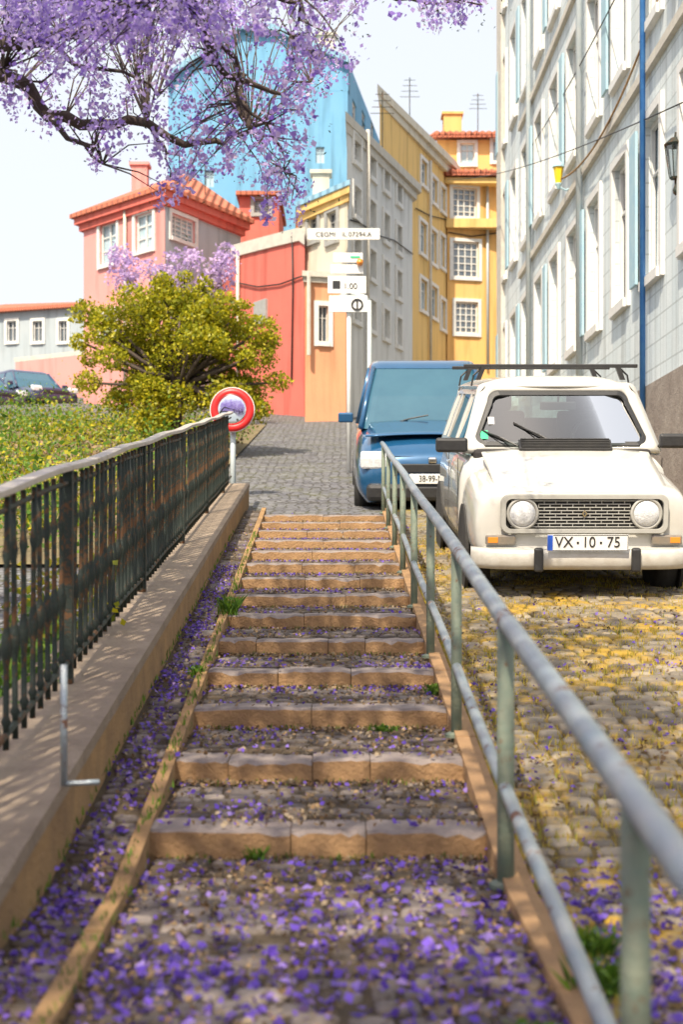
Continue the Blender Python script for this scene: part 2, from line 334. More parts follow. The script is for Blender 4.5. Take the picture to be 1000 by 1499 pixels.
def cloud(name, pts, sizes, m, parent=None, aspect=.6, flat=0., tri=False):
    """many small leaf faces at pts, random orientation"""
    n=len(pts); pts=np.asarray(pts,float); sizes=np.broadcast_to(np.asarray(sizes,float),(n,))
    a=rng.normal(size=(n,3)); 
    if flat: a[:,2]*=(1-flat)
    a/=np.linalg.norm(a,axis=1)[:,None]
    b=rng.normal(size=(n,3))
    if flat: b[:,2]*=(1-flat)
    b-= (a*b).sum(1)[:,None]*a; b/=np.linalg.norm(b,axis=1)[:,None]
    c=np.cross(a,b)
    s=sizes[:,None]
    v=np.stack([pts-a*s, pts-b*s*aspect+c*s*.25, pts+a*s, pts+b*s*aspect+c*s*.25],1).reshape(-1,3)
    me=bpy.data.meshes.new(name); me.vertices.add(4*n); me.vertices.foreach_set('co', v.ravel())
    me.loops.add(4*n); me.loops.foreach_set('vertex_index', np.arange(4*n)); me.polygons.add(n)
    me.polygons.foreach_set('loop_start', np.arange(0,4*n,4)); me.materials.append(m); me.update(calc_edges=True)
    o=bpy.data.objects.new(name,me); COL.objects.link(o)
    if parent: o.parent=parent
    return o

# ------------------------------------------------------------------ terrain functions
SL=.125; H=1.33; LAND=-.893
def G(y): return SL*y-H                     # line through the step edges
Y0=4.26; T=.80; NST=14; YE=Y0+NST*T         # stairs end
def Xk(y): return -.49-.022*y               # left kerb of the steps
XR=.435                                     # right edge of the steps
def T0(y):                                  # cobbled slope either side of the steps
    z = G(y)-.07
    if y>17: z = G(17)-.07+(y-17)*.155
    return max(z, LAND)
def stepz(y):
    if y<Y0: return LAND
    if y>YE: return T0(y)
    return G(Y0+math.floor((y-Y0)/T)*T)+.012*(((y-Y0)/T)%1)*T
def gz(x,y):
    if Xk(y)<x<XR: return stepz(y)
    if x<=Xk(y) and x>Xk(y)-.22: return max(G(y)-.03,LAND)
    return T0(y)

# ------------------------------------------------------------------ the setting
XW=3.84
ys=[-6,0,1,2,3,3.2,3.4,3.6]+[4+i*.5 for i in range(27)]+[17.2,20,25,30,40,50,60,90,160,400,900]
b=MB()
for i in range(len(ys)-1):
    a0,a1=ys[i],ys[i+1]
    for (xa,xb) in ((XR+.07,1.4),(1.4,2.6),(2.6,9)):
        b.cur = 1 if a0<12.4 else 0
        b.quad((xa,a0,T0(a0)),(xb,a0,T0(a0)),(xb,a1,T0(a1)),(xa,a1,T0(a1)))
tag(b.build('cobbled_ramp', [M['ramp'],M['soily']]), kind='structure')
b=MB()
for i in range(len(ys)-1):
    a0,a1=ys[i],ys[i+1]
    if a0>=YE-.3: 
        b.quad((-1.5,a0,T0(a0)-.004),(XR+.08,a0,T0(a0)-.004),(XR+.08,a1,T0(a1)-.004),(-1.5,a1,T0(a1)-.004))
    for (xa,xb) in ((-9,-1.2),(-60,-9)):
        b.quad((xa,a0,T0(a0)-.01),(xb,a0,T0(a0)-.01),(xb,a1,T0(a1)-.01),(xa,a1,T0(a1)-.01))
    b.quad((8.9,a0,T0(a0)-.01),(60,a0,T0(a0)-.01),(60,a1,T0(a1)-.01),(8.9,a1,T0(a1)-.01))
tag(b.build('street', M['street']), kind='structure')
b=MB(); b.quad((-900,-50,-1.6),(900,-50,-1.6),(900,12,-1.6),(-900,12,-1.6))
b.quad((-900,12,-1.6),(900,12,-1.6),(900,1500,-1.0),(-900,1500,-1.0))
tag(b.build('ground', M['street']), kind='structure')
# landing and treads
b=MB(); b.quad((Xk(0)-.3,-6,LAND+.004),(XR+.3,-6,LAND+.004),(XR+.3,Y0+.01,LAND+.004),(Xk(4)-.3,Y0+.01,LAND+.004))
tag(b.build('landing', M['soil']), kind='structure')
tr=MB()
for k in range(NST):
    y=Y0+k*T; z=G(y); y2=y+T
    tr.quad((Xk(y)-.005,y+.15,z),(XR+.005,y+.15,z),(XR+.005,y2+.02,z+.01),(Xk(y2)-.005,y2+.02,z+.01))
tag(tr.build('stair_treads', M['soil']), kind='structure')
st=MB()
for k in range(NST):
    y=Y0+k*T; z=G(y)
    nb=random.choice([2,3,3,2,4]); cuts=[Xk(y)]+[Xk(y)+(XR-Xk(y))*(q_+random.uniform(-.3,.3))/nb for q_ in range(1,nb)]+[XR]
    for bi in range(nb):
        xa,xb=cuts[bi]+.0015,cuts[bi+1]-.0015; n=9; dyb=random.uniform(-.006,.006); dzb=random.uniform(-.005,.003); tl=random.uniform(-.006,.006)
        xs=[xa+(xb-xa)*i/n for i in range(n+1)]; rows=[]
        for i,x in enumerate(xs):
            e=.008 if i in (0,n) else 0; o_=random.uniform(-.004,.004)+dyb; q=random.uniform(-.003,.002)+dzb+tl*(i/n-.5)-e*.5; ch=random.random()**6*.018
            rows.append([(x,y+o_*.6+e,z-.13),(x,y+o_+e+random.uniform(-.003,.003),z-.07),(x,y+o_+e,z-.008+q-ch),(x,y+o_+.009+ch,z+.001+q-ch*.3),(x,y+.09,z+.005+q),(x,y+.163,z+.004+q)])
        for i in range(n):
            for j in range(5):
                st.cur = 0 if j<2 else 1
                st.quad(rows[i][j],rows[i+1][j],rows[i+1][j+1],rows[i][j+1])
        st.cur=0
        for rw in (rows[0],rows[-1]): st.add(rw+[(rw[0][0],y+.16,z-.13)],[tuple(range(7))])
tag(st.build('stair_edges', [M['riser'],M['riser_top']], smooth=False), kind='structure')
# left side strip, thin kerb
b=MB(); kb=MB(); rk=MB()
n=44
for i in range(n):
    a0=-3+i*(YE+3)/n; a1=-3+(i+1)*(YE+3)/n
    z0=max(G(a0)-.03,LAND+.006); z1=max(G(a1)-.03,LAND+.006)
    b.quad((Xk(a0)-.23,a0,z0),(Xk(a0)-.03,a0,z0),(Xk(a1)-.03,a1,z1),(Xk(a1)-.23,a1,z1))
    for (f,m_,hh) in ((lambda y:Xk(y)-.035, kb,.035),(lambda y:XR-.0, rk,.03)):
        xa,xb=f(a0),f(a1); w_=.045 if m_ is kb else .075
        j0=random.uniform(-.004,.004)
        m_.add([(xa,a0,z0-.15),(xa+w_,a0,z0-.15),(xa+w_,a0,z0+hh+j0),(xa,a0,z0+hh+j0),(xb,a1,z1-.15),(xb+w_,a1,z1-.15),(xb+w_,a1,z1+hh),(xb,a1,z1+hh)],
               [(0,1,2,3),(4,7,6,5),(0,4,5,1),(1,5,6,2),(2,6,7,3),(3,7,4,0)])
tag(b.build('side_strip', M['soil']), kind='structure')
def stones(name,region,m,size=.09,zf=None,hgt=.012,skew=0.):
    # region: (x0 fn, x1 fn, y0, y1); rows of hand-laid stones, each a rounded block of its own
    x0f,x1f,ya,yb=region; V=[];Fc=[]; y=ya
    while y<yb-.02:
        dy=min(size*random.uniform(.85,1.15),yb-y); 
        if yb-y-dy<size*.4: dy=yb-y
        x=x0f(y)+random.uniform(-.0,.02); xe=x1f(y)
        while x<xe-.025:
            dx=size*random.uniform(.75,1.35)
            if xe-x-dx<size*.45: dx=xe-x
            if random.random()>.02:
                g_=.0045+.003*random.random(); j=lambda:random.uniform(-.006,.006)
                cs=[(x+g_+j(),y+g_+j()),(x+dx-g_+j(),y+g_+j()),(x+dx-g_+j(),y+dy-g_+j()),(x+g_+j(),y+dy-g_+j())]
                # cut corners -> 8-gon
                oc=[]
                for k in range(4):
                    a=Vector(cs[k]); p=Vector(cs[k-1]); q=Vector(cs[(k+1)%4]); f=random.uniform(.12,.24)
                    oc+= [a.lerp(p,f),a.lerp(q,f)]
                cx=sum(v.x for v in oc)/8; cy=sum(v.y for v in oc)/8; c=Vector((cx,cy)); dz=random.uniform(-.004,.004); tx=random.uniform(-.03,.03); ty=random.uniform(-.03,.03)
                n=len(V)
                for (ins,h_) in ((0,-.012),(.03,hgt*.35),(.13,hgt*.8),(.32,hgt),):
                    for v in oc:
                        w_=v.lerp(c,ins); V.append((w_.x,w_.y,zf(w_.x,w_.y)+h_+dz+(w_.x-cx)*tx+(w_.y-cy)*ty))
                V.append((cx,cy,zf(cx,cy)+hgt*1.02+dz))
                for l in range(3):
                    for k in range(8): Fc.append((n+l*8+k,n+l*8+(k+1)%8,n+(l+1)*8+(k+1)%8,n+(l+1)*8+k))
                for k in range(8): Fc.append((n+24+k,n+24+(k+1)%8,n+32))
            x+=dx
        y+=dy
    me=bpy.data.meshes.new(name); me.from_pydata(V,[],Fc); me.materials.append(m); me.polygons.foreach_set('use_smooth',[True]*len(me.polygons))
    o=bpy.data.objects.new(name,me); COL.objects.link(o); return tag(o,kind='structure')
stones('landing_cobbles',(lambda y:Xk(y)+.015,lambda y:XR-.005,1.9,Y0-.004),M['st_dark'],.085,lambda x,y:LAND+.006,.007)
stones('strip_cobbles',(lambda y:Xk(y)-.215,lambda y:Xk(y)-.04,2.2,YE),M['st_dark'],.075,lambda x,y:max(G(y)-.03,LAND+.006)+.001,.007)
for k in range(NST):
    y_=Y0+k*T; stones('tread_cobbles',(lambda y:Xk(y)+.01,lambda y:XR-.003,y_+.165,y_+T-.004),M['st_dark'],.08,(lambda yy:(lambda x,y:G(yy)+.0125*(y-yy)/T))(y_),.0065)
stones('ramp_setts',(lambda y:XR+.08,lambda y:XW-.05,2.2,12.5),M['st_ramp'],.105,lambda x,y:T0(y),.014)
tag(kb.build('left_kerb', M['parface']), kind='structure')
tag(rk.build('right_kerb', M['riser']), kind='structure')

# ------------------------------------------------------------------ parapet and iron fence on the left
par=thing('parapet_wall','low sloping stone parapet along the left side of the steps, petals on its cap','wall',(Xk(6)-.4,6,G(6)))
def loc(o,par_):                        # keep world coordinates under a thing's empty
    o.parent=par_; o.matrix_parent_inverse=Matrix.Translation(-Vector(par_.location)); return o
PH=.20
face=MB(); cap=MB(); n=60
for i in range(n):
    a0=.4+i*(YE+1-.4)/n; a1=.4+(i+1)*(YE+1-.4)/n
    for (x0,x1,hz,tgt,zb) in ((-.22,-.62,PH-.045,face,-.6),(-.212,-.63,PH,cap,None)):
        q=[]
        for y in (a0,a1):
            zt=G(y)+hz; zb_= zt-.045 if tgt is cap else G(y)-.6
            if tgt is cap and i%5==0 and y==a0: y=y+.006
            q.append([(Xk(y)+x0,y,zb_),(Xk(y)+x1,y,zb_),(Xk(y)+x1,y,zt),(Xk(y)+x0,y,zt)])
        tgt.add(q[0]+q[1], [(0,1,2,3),(4,7,6,5),(0,4,5,1),(1,5,6,2),(2,6,7,3),(3,7,4,0)])
loc(face.build('wall_body',M['parface']),par); loc(cap.build('coping',M['coping']),par)

fen=thing('iron_fence','dark green iron fence of thin upright bars with pale handrail on left parapet','fence',(-1.1,6,G(6)+PH))
XF=lambda y: Xk(y)-.43
hp=[]; 
for i in range(40):
    y=.6+i*(YE+1-.6)/39
    hp.append((XF(y),y,G(y)+PH+.82+.006*math.sin(i*1.3)))
b=MB()
for i in range(len(hp)-1):
    p,q=Vector(hp[i]),Vector(hp[i+1]); c=(p+q)/2; d=(q-p)/2
    b.obox(c,d*1.01,(.03,0,0),(0,0,.011))
loc(b.build('handrail',M['railtop'],bevel=.004),fen)
b=MB(); b.tube([(p[0],p[1],p[2]-.74) for p in hp],.012,6); b.tube([(p[0],p[1],p[2]-.06) for p in hp],.009,6)
loc(b.build('lower_rail',M['iron']),fen)
bar=MB()      # one turned, slightly twisted bar
prof=[(.010,0),(.010,.07),(.017,.085),(.010,.10),(.0095,.25),(.015,.28),(.019,.31),(.015,.34),(.0095,.37),(.0095,.56),(.015,.59),(.010,.62),(.010,.765)]
bar.lathe(prof,n=7)
proto=None; y=2.5; k=0
while y<YE+.9 and k<98:
    if proto is None:
        o=bar.build('fence_bar',M['iron'],smooth=True); proto=o
    else:
        o=proto.copy(); COL.objects.link(o)
    loc(o,fen); o.location=(XF(y),y,G(y)+PH+.03); o.rotation_euler=(random.uniform(-.01,.01),random.uniform(-.012,.012),random.random()*3)
    k+=1; y+=.138
for y in (3.0,5.4,7.8,10.2,12.6,15.0):
    b=MB(); b.box(-.018,.018,-.018,.018,0,.82); o=b.build('fence_post',M['iron']); loc(o,fen); o.location=(XF(y),y,G(y)+PH)
# slim stray pipe by the parapet
b=MB(); p0=P(93,1150,4.0); b.tube([p0,p0+Vector((0,0,.34))],.010,8); b.tube([p0+Vector((0,0,.005)),p0+Vector((.10,0,.01))],.008,8)
tag(b.build('bent_pipe',M['rail'],smooth=True),'thin grey bent pipe standing on the left parapet cap in front of the fence','pipe')

# ------------------------------------------------------------------ tube railing on the right
ra=thing('tube_railing','weathered steel tube handrail with two tubes on green posts, right of the steps','railing',(XR+.01,6,G(6)))
HR=.70; HL=.245; XRr=.445
def railpath(h,y0,y1,n=24): return [(XRr+.004*math.sin(i*.9),y0+(y1-y0)*i/n,G(y0+(y1-y0)*i/n)+h) for i in range(n+1)]
b=MB(); b.tube(railpath(HR,.9,YE+.1),.0255,14); loc(b.build('upper_tube',M['rail'],smooth=True),ra)
b=MB(); b.tube(railpath(HL,1.2,YE+.1),.0185,12); loc(b.build('lower_tube',M['rail'],smooth=True),ra)
pproto=None
for y in [2.15,3.85]+[5.5+1.6*i for i in range(7)]:
    hh=G(y)+HR-gz(XR-.01,y)
    b=MB(); b.tube([(0,0,-.1),(0,0,hh-.01)],.0235 if y<5 else .021,12); 
    o=b.build('rail_post',M['post'],smooth=True); loc(o,ra); o.location=(XRr,y,max(G(y)-.03,LAND))
    b=MB(); b.lathe([(.045,0),(.045,.012),(.03,.02)],n=14); f=b.build('post_foot',M['post'],parent=o,smooth=False); f.location=(0,0,.002)

# ------------------------------------------------------------------ buildings
def wall_grid(mb, A, B, z0, z1, holes, depth=.16, out=None, ztopB=None):
    """vertical wall from ground point A to B (xy), with rectangular holes (u0,u1,v0,v1) and reveals"""
    A=Vector((A[0],A[1],0)); B=Vector((B[0],B[1],0)); L=(B-A).length; d=(B-A)/L; nrm=Vector((d.y,-d.x,0))
    if out is None: out=nrm if nrm.dot(-A)>0 else -nrm
    us=sorted(set([0,L]+[h[0] for h in holes]+[h[1] for h in holes])); vs_=sorted(set([z0,z1]+[h[2] for h in holes]+[h[3] for h in holes]))
    pt=lambda u,v,o=0: A+d*u+Vector((0,0,v))-out*o
    for i in range(len(us)-1):
        for j in range(len(vs_)-1):
            uc=(us[i]+us[i+1])/2; vc=(vs_[j]+vs_[j+1])/2
            if any(h[0]<uc<h[1] and h[2]<vc<h[3] for h in holes): continue
            mb.quad(pt(us[i],vs_[j]),pt(us[i+1],vs_[j]),pt(us[i+1],vs_[j+1]),pt(us[i],vs_[j+1]))
    for (u0,u1,v0,v1) in holes:
        for (a,b_,c,e) in (((u0,v0),(u1,v0),0,0),((u1,v0),(u1,v1),0,0),((u1,v1),(u0,v1),0,0),((u0,v1),(u0,v0),0,0)):
            mb.quad(pt(*a),pt(*b_),pt(*b_,depth),pt(*a,depth))
    return A,d,out
def window(parent,A,d,out,h,style='sash',framem=None,panem=None,surround=True,origin=Vector((0,0,0))):
    u0,u1,v0,v1=h; Z=Vector((0,0,1)); c=A+d*((u0+u1)/2)+Z*((v0+v1)/2)
    W=(u1-u0)/2; Hh=(v1-v0)/2; t=min(.06,W*.16)
    b=MB()
    def bar(cu,cv,hu,hv,dep,hd): b.obox(c+d*cu+Z*cv-out*dep, d*hu, out*hd, Z*hv)
    bar(-W+t/2,0,t/2,Hh-.001,.09,.025); bar(W-t/2,0,t/2,Hh-.001,.09,.025)
    bar(0,Hh-t/2,W-t-.001,t/2,.09,.025); bar(0,-Hh+t/2,W-t-.001,t/2,.09,.025)
    if style=='sash':
        bar(0,0,t*.4,Hh-t-.001,.088,.022)
        for k in (-.33,.33): bar(-W/2,Hh*k*1.0,W/2-t*1.2,t*.25,.092,.015); bar(W/2,Hh*k,W/2-t*1.2,t*.25,.092,.015)
    elif style=='grid':
        for k in (-.5,0,.5): bar(W*k,0,t*.3,Hh-t-.001,.088,.02)
        for k in (-.6,-.2,.2,.6): bar(0,Hh*k,W-t-.001,t*.26,.094,.012)
    elif style=='cross':
        bar(0,0,t*.35,Hh-t-.001,.088,.02); bar(0,Hh*.35,W-t-.001,t*.3,.094,.012)
    if surround:
        s_=.12
        bar(-W-s_/2,0,s_/2-.001,Hh+s_,-.02,.03); bar(W+s_/2,0,s_/2-.001,Hh+s_,-.02,.03)
        bar(0,Hh+s_/2,W,s_/2-.001,-.021,.03); bar(0,-Hh-s_/2,W+.03,s_/2-.001,-.035,.05)
    o=b.build('window',framem or M['frame']); loc(o,parent)
    g=MB(); q=[c+d*(-W)-Z*Hh-out*.115, c+d*W-Z*Hh-out*.115, c+d*W+Z*Hh-out*.115, c+d*(-W)+Z*Hh-out*.115]
    # each pane tilts a hair, so reflections differ
    q=[v-out*random.uniform(0,.02) for v in q]; g.quad(*q)
    po=g.build('pane',panem or M['pane']); po.parent=o; 
    po.matrix_parent_inverse=Matrix.Identity(4)
    return o
def facepx(A,B,ztop,rects):
    """pixel rectangles on the wall A-B -> (u0,u1,v0,v1)"""
    A=Vector((A[0],A[1],0)); B=Vector((B[0],B[1],0)); L=(B-A).length; d=(B-A)/L; out=[]
    for (xa,ya,xb,yb) in rects:
        uu=[]; dd=[]
        for px in (xa,xb):
            k=(px-CX)/F           # X = k*Y ; A.x+d.x u = k (A.y+d.y u)
            u=(k*A.y-A.x)/(d.x-k*d.y); uu.append(u); dd.append(A.y+d.y*u)
        dm=sum(dd)/2; out.append((min(uu),max(uu),ZA(yb,dm),ZA(ya,dm)))
    return out
def prism(mb, pts, z0, z1, skip=()):
    n=len(pts)
    for i in range(n):
        if i in skip: continue
        a,b_=pts[i],pts[(i+1)%n]; mb.quad((*a,z0),(*b_,z0),(*b_,z1),(*a,z1))
    mb.add([(*p,z1) for p in pts],[tuple(range(n))])
def px2(px,d): return (XA(px,d),d)

def building(name,label,cat,pts,z0,z1,m,faces,group=None,cornice=None,roof=None):
    """pts: footprint; faces: {edge: dict(holes, style, framem, panem)}"""
    o=thing(name,label,cat,(pts[0][0],pts[0][1],z0),group)
    mb=MB(); prism(mb,pts,z0,z1,skip=tuple(faces.keys())); wl=[]
    for e,f in faces.items():
        a,b_=pts[e],pts[(e+1)%len(pts)]
        hs=f.get('holes',[]); wl.append((wall_grid(mb,a,b_,z0,z1,hs),f,hs))
    wo=mb.build('wall',m,recalc=False); loc(wo,o)
    for (A,d,out),f,hs in wl:
        for h in hs:
            window(o,A,d,out,h,f.get('style','sash'),f.get('framem'),f.get('panem'),f.get('surround',True))
    if cornice:
        ov,hc,mc=cornice; mb=MB(); c=Vector((sum(p[0] for p in pts)/len(pts),sum(p[1] for p in pts)/len(pts)))
        for k,(ov_,za,zb) in enumerate(((ov*.5,z1-hc,z1-hc*.5),(ov,z1-hc*.5,z1+.003))):
            q=[]
            for p in pts:
                v=Vector(p)-c; q.append(tuple(Vector(p)+v.normalized()*ov_*1.4))
            prism(mb,q,za,zb); mb.add([(*p,za) for p in q],[tuple(range(len(q)))[::-1]])
        loc(mb.build('cornice',mc),o)
    return o
def hiproof(o,pts,z1,rise,ov,m,ridge=None,name='roof'):
    mb=MB(); c=Vector((sum(p[0] for p in pts)/len(pts),sum(p[1] for p in pts)/len(pts)))
    q=[tuple(Vector(p)+(Vector(p)-c).normalized()*ov) for p in pts]
    n=len(q)
    if ridge is None:
        m0=(Vector(q[0])+Vector(q[-1]))/2; m1=(Vector(q[1])+Vector(q[2]))/2
        ridge=(tuple(m0*.75+m1*.25),tuple(m0*.25+m1*.75))
    v=[(*p,z1+.004) for p in q]+[(*p,z1+.13) for p in q]+[(*ridge[0],z1+rise),(*ridge[1],z1+rise)]
    f=[(0,3,2,1)]+[(i,(i+1)%4,4+(i+1)%4,4+i) for i in range(4)]+[(4,5,9,8),(5,6,9),(6,7,8,9),(7,4,8)]
    mb.add(v,f); return loc(mb.build(name,m),o)

# --- right: tall pale tiled facade beside the ramp
XW=3.84
o=thing('apartment_house','tall pale tiled apartment house with rows of narrow windows along the right side','building',(XW,16,T0(16)))
mb=MB(); holes=[]; YS=12.0; YEND=34.3
rowz=[3.55+3.15*i for i in range(5)]
for zc in rowz:
    for i in range(11):
        u=1.0+i*2.0
        if u>21: continue
        holes.append((u,u+.95,zc,zc+1.95))
zb,zt=-1.0,21.0
A,d,out=wall_grid(mb,(XW,YS),(XW,YEND),2.2,zt,holes,depth=.18,out=Vector((-1,0,0)))
mb.quad((XW,YS,2.2),(XW+9,YS,2.2),(XW+9,YS,zt),(XW,YS,zt)); mb.quad((XW,YEND,-1),(XW+9,YEND,-1),(XW+9,YEND,zt),(XW,YEND,zt))
mb.quad((XW,YS,zt),(XW+9,YS,zt),(XW+9,YEND,zt),(XW,YEND,zt)); mb.quad((XW+9,YS,-1),(XW+9,YEND,-1),(XW+9,YEND,zt),(XW+9,YS,zt))
loc(mb.build('wall',M['tilew'],recalc=False),o)
for i,h in enumerate(holes): window(o,A,d,out,h,'cross',M['frame'],M['paneb'] if i%3 else M['pane'],True)
b=MB(); b.box(XW-.06,XW+.5,YS,YEND+.05,-1,2.2); loc(b.build('stone_base',M['dado']),o)
for z in (6.15,9.3,12.45):
    b=MB(); b.box(XW-.07,XW+.002,YS,YEND-3.9,z-.07,z+.05); loc(b.build('string_course',M['stone']),o)
b=MB(); b.box(XW-.09,XW+.002,YEND-.9,YEND+.06,2.25,zt); loc(b.build('corner_pilaster',M['stone']),o)
for (y,m_) in ((17.65,'pipe'),(22.35,'metalp'),(28.4,'metalp')):
    b=MB(); b.tube([(XW-.10,y,2.25 if m_!='pipe' else 1.2),(XW-.10,y,zt)],.055 if m_!='pipe' else .036,8); loc(b.build('drainpipe',M[m_],smooth=True),o)
# iron balconies / shutters: a few shutters folded back
sp=None
for i,h in enumerate(holes):
    if i%2==0 and h[2]<14:
        b=MB(); y=YS+h[1]+.13; b.obox((XW-.085,y+.2,(h[2]+h[3])/2),(.018,0,0),(0,.19,0),(0,0,(h[3]-h[2])/2))
        loc(b.build('shutter',M['shutb']),o)
# street lantern fixed to the facade at the frame's right edge
la=P(990,262,16.1); ln=thing('wall_lantern','black wall lantern with tapered glass on the pale facade at the right edge','lamp',tuple(la))
b=MB(); hex_=6
b.lathe([(.012,.0),(.07,.0),(.075,.02),(.02,.02)],n=6); b.lathe([(.125,.37),(.135,.39),(.10,.42),(.06,.46),(.02,.475),(.012,.53)],n=12)
for k in range(6):
    th=math.pi/3*k; b.tube([(.07*math.cos(th),.07*math.sin(th),.02),(.125*math.cos(th),.125*math.sin(th),.375)],.007,5)
f=b.build('lantern_frame',M['iron']); f.parent=ln
b=MB(); b.lathe([(.06,.022),(.115,.372)],n=6); f=b.build('lantern_glass',glassmat('lantern_glass',(.85,.9,.9),.05,.15)); f.parent=ln
b=MB(); b.tube([(0,0,0),(0,0,-.05),(.1,0,-.12),(.30,0,-.10),(XW-la.x+.02,0,-.02)],.014,6); b.tube([(.05,0,-.09),(.2,0,-.2),(XW-la.x+.02,0,-.22)],.010,6)
b.lathe([(.001,-.19),(.03,-.16),(.035,-.12),(.015,-.08),(.015,-.02)],n=10); f=b.build('bracket',M['iron'],smooth=True); f.parent=ln
# small lit amber lantern further along the facade
la=P(818,268,23.6); ln=thing('street_lantern','small amber glass lantern on a green bracket, on the pale tiled facade','lamp',tuple(la))
b=MB(); b.lathe([(.05,.0),(.085,.26)],n=6); f=b.build('lantern_glass',M['lamp_amber']); f.parent=ln
b=MB(); b.lathe([(.105,.262),(.09,.31),(.03,.36),(.012,.42)],n=10); b.lathe([(.02,-.1),(.055,-.02),(.055,-.002)],n=8)
b.tube([(0,0,-.06),(.12,0,-.12),(XW-la.x+.02,0,-.06)],.016,6); f=b.build('lantern_frame',M['shutb'],smooth=False); f.parent=ln
# overhead wires
def wire(name,label,pts,r=.008,m='ink',n=18):
    a,b_=pts[0],pts[-1]; path=[]
    for i in range(n+1):
        t=i/n; p=a.lerp(b_,t); p.z-= 4*pts[1]*t*(1-t); path.append(p)
    mb=MB(); mb.tube(path,r,5); return tag(mb.build(name,M[m],smooth=True),label,'wire')
wire('overhead_wire','sagging tan cable crossing the pale facade from its upper right to the amber lantern',[P(968,-10,17.2),.45,P(822,262,23.4)],.016,'parface')
wire('overhead_wire','thin dark cable running steeply down the far end of the pale tiled facade',[P(905,-10,19),.2,P(742,262,33.5)],.010)
wire('overhead_wire','thin dark cable strung between the pale facade and the ochre house',[P(1000,150,15.8),.25,P(655,262,44)],.009)

# --- orange house closing the street
dO=52.0
A_,B_=px2(655,dO),px2(752,dO+.6)
zeave=ZA(258,dO)
wr=facepx(A_,B_,0,[(663,275,698,318),(663,354,701,406),(667,442,700,488)])
pts=[A_,B_,px2(752,60),px2(655,60)]
oo=building('orange_house','orange house closing the street, three barred windows one above another, red tiled loggia on top','building',pts,2.5,zeave,M['orange'],
   {0:dict(holes=wr,style='grid')})
b=MB()
for (ya,yb,ov) in ((318.5,334,.14),):
    b.box(A_[0]-.05,B_[0]+.1,dO-ov,dO+.7,ZA(334,dO),ZA(321,dO))
b.box(A_[0]-.1,B_[0]+.15,dO-.22,dO+.6,ZA(270,dO),ZA(262,dO)); loc(b.build('band_course',M['yellow']),oo)
# loggia storey, set back, with posts, tiles and two windows
a2,b2=px2(640,dO+1.6),px2(738,dO+1.6); zl=ZA(205,dO+1.6)
mb=MB(); hl=facepx(a2,b2,0,[(674,210,695,240),(722,205.5,737,236)])
A,d,out=wall_grid(mb,a2,b2,zeave,zl,hl); prism(mb,[a2,b2,px2(738,59),px2(640,59)],zeave,zl,skip=(0,))
loc(mb.build('loggia_wall',M['orange'],recalc=False),oo)
for h in hl: window(oo,A,d,out,h,'cross',M['frame'],M['paneb'])
def tiled_eave(parent,x0,x1,y0,y1,z0,z1,m=M['roof'],name='roof'):
    b=MB(); n=max(6,int((x1-x0)/.24)); 
    for i in range(n):
        xa=x0+(x1-x0)*i/n; xb=x0+(x1-x0)*(i+1)/n; xm=(xa+xb)/2
        b.tube([(xm,y0,z0),(xm,y1,z1)],(xb-xa)*.55,8)
    b.obox(((x0+x1)/2,(y0+y1)/2,(z0+z1)/2-.09),((x1-x0)/2,0,0),(0,(y1-y0)/2,(z1-z0)/2),(0,0,.03))
    return loc(b.build(name,m,smooth=True),parent)
tiled_eave(oo,a2[0]-.15,b2[0]+.25,dO+1.2,dO+4.5,zl+.1,zl+.95,name='upper_roof')
tiled_eave(oo,A_[0]-.2,B_[0]+.2,dO-.35,dO+1.55,zeave+.05,zeave+.42,name='eave_tiles')

# --- ochre yellow street facade left of it
a,b_=px2(556,44.0),px2(655,52.2)
zt=ZA(128,44)
wins=facepx(a,b_,0,[(616,236,625,272),(632,262,640,298),(614,326,624,372),(630,338,639,386),(644,346,651,392),(615,410,625,455),(631,420,640,465),(645,275,652,310),(645,440,652,482)])
yo=building('ochre_house','tall ochre yellow house front turned down the street, beside the orange house','building',[a,b_,(b_[0]+1.5,b_[1]+5),(a[0]+1.0,a[1]+12)],2,zt,M['yellow'],{0:dict(holes=wins,style='cross',panem=M['paneb'])},cornice=(.25,.5,M['cream']))
# --- tall cream-white house in front of it
a,b_=px2(508,36),px2(604,42.6); zt=ZA(168,36)
hs=[]
for (r,(ya,yb)) in enumerate(((185,225),(262,306),(338,382),(416,462))):
    for (xa,xb) in ((517,527),(540,549),(561,569),(580,587)):
        dd=36+(xa-508)/96*6.6; f=(36/dd)
        # keep floors level: convert the near-edge row heights
        hs+= [(*facepx(a,b_,0,[(xa,0,xb,1)])[0][:2],ZA(yb,36),ZA(ya,36))]
cw=building('white_house','tall cream white house with a stone cornice, behind the white street sign','building',[a,b_,(b_[0]-1,b_[1]+3),(a[0]+.2,a[1]+8)],1.5,zt,M['white'],{0:dict(holes=hs,style='sash',panem=M['pane'])},cornice=(.22,.45,M['stone']))
# --- lower cream house front between it and the salmon wall
a,b_=px2(438,37.6),px2(509,35.4); zt=ZA(292,36.5)
hs=facepx(a,b_,0,[(452,310,466,352),(480,310,494,352)])
lc=building('cream_house','low cream house with tiled eave between the salmon wall and the tall white house','building',[a,b_,(b_[0],b_[1]+7),(a[0]-.3,a[1]+7)],1.5,zt,M['cream'],{0:dict(holes=hs,style='sash',framem=M['framed'])},cornice=(.2,.35,M['yellow']))
hiproof(lc,[a,b_,(b_[0],b_[1]+7),(a[0]-.3,a[1]+7)],zt,.9,.35,M['roofg'])
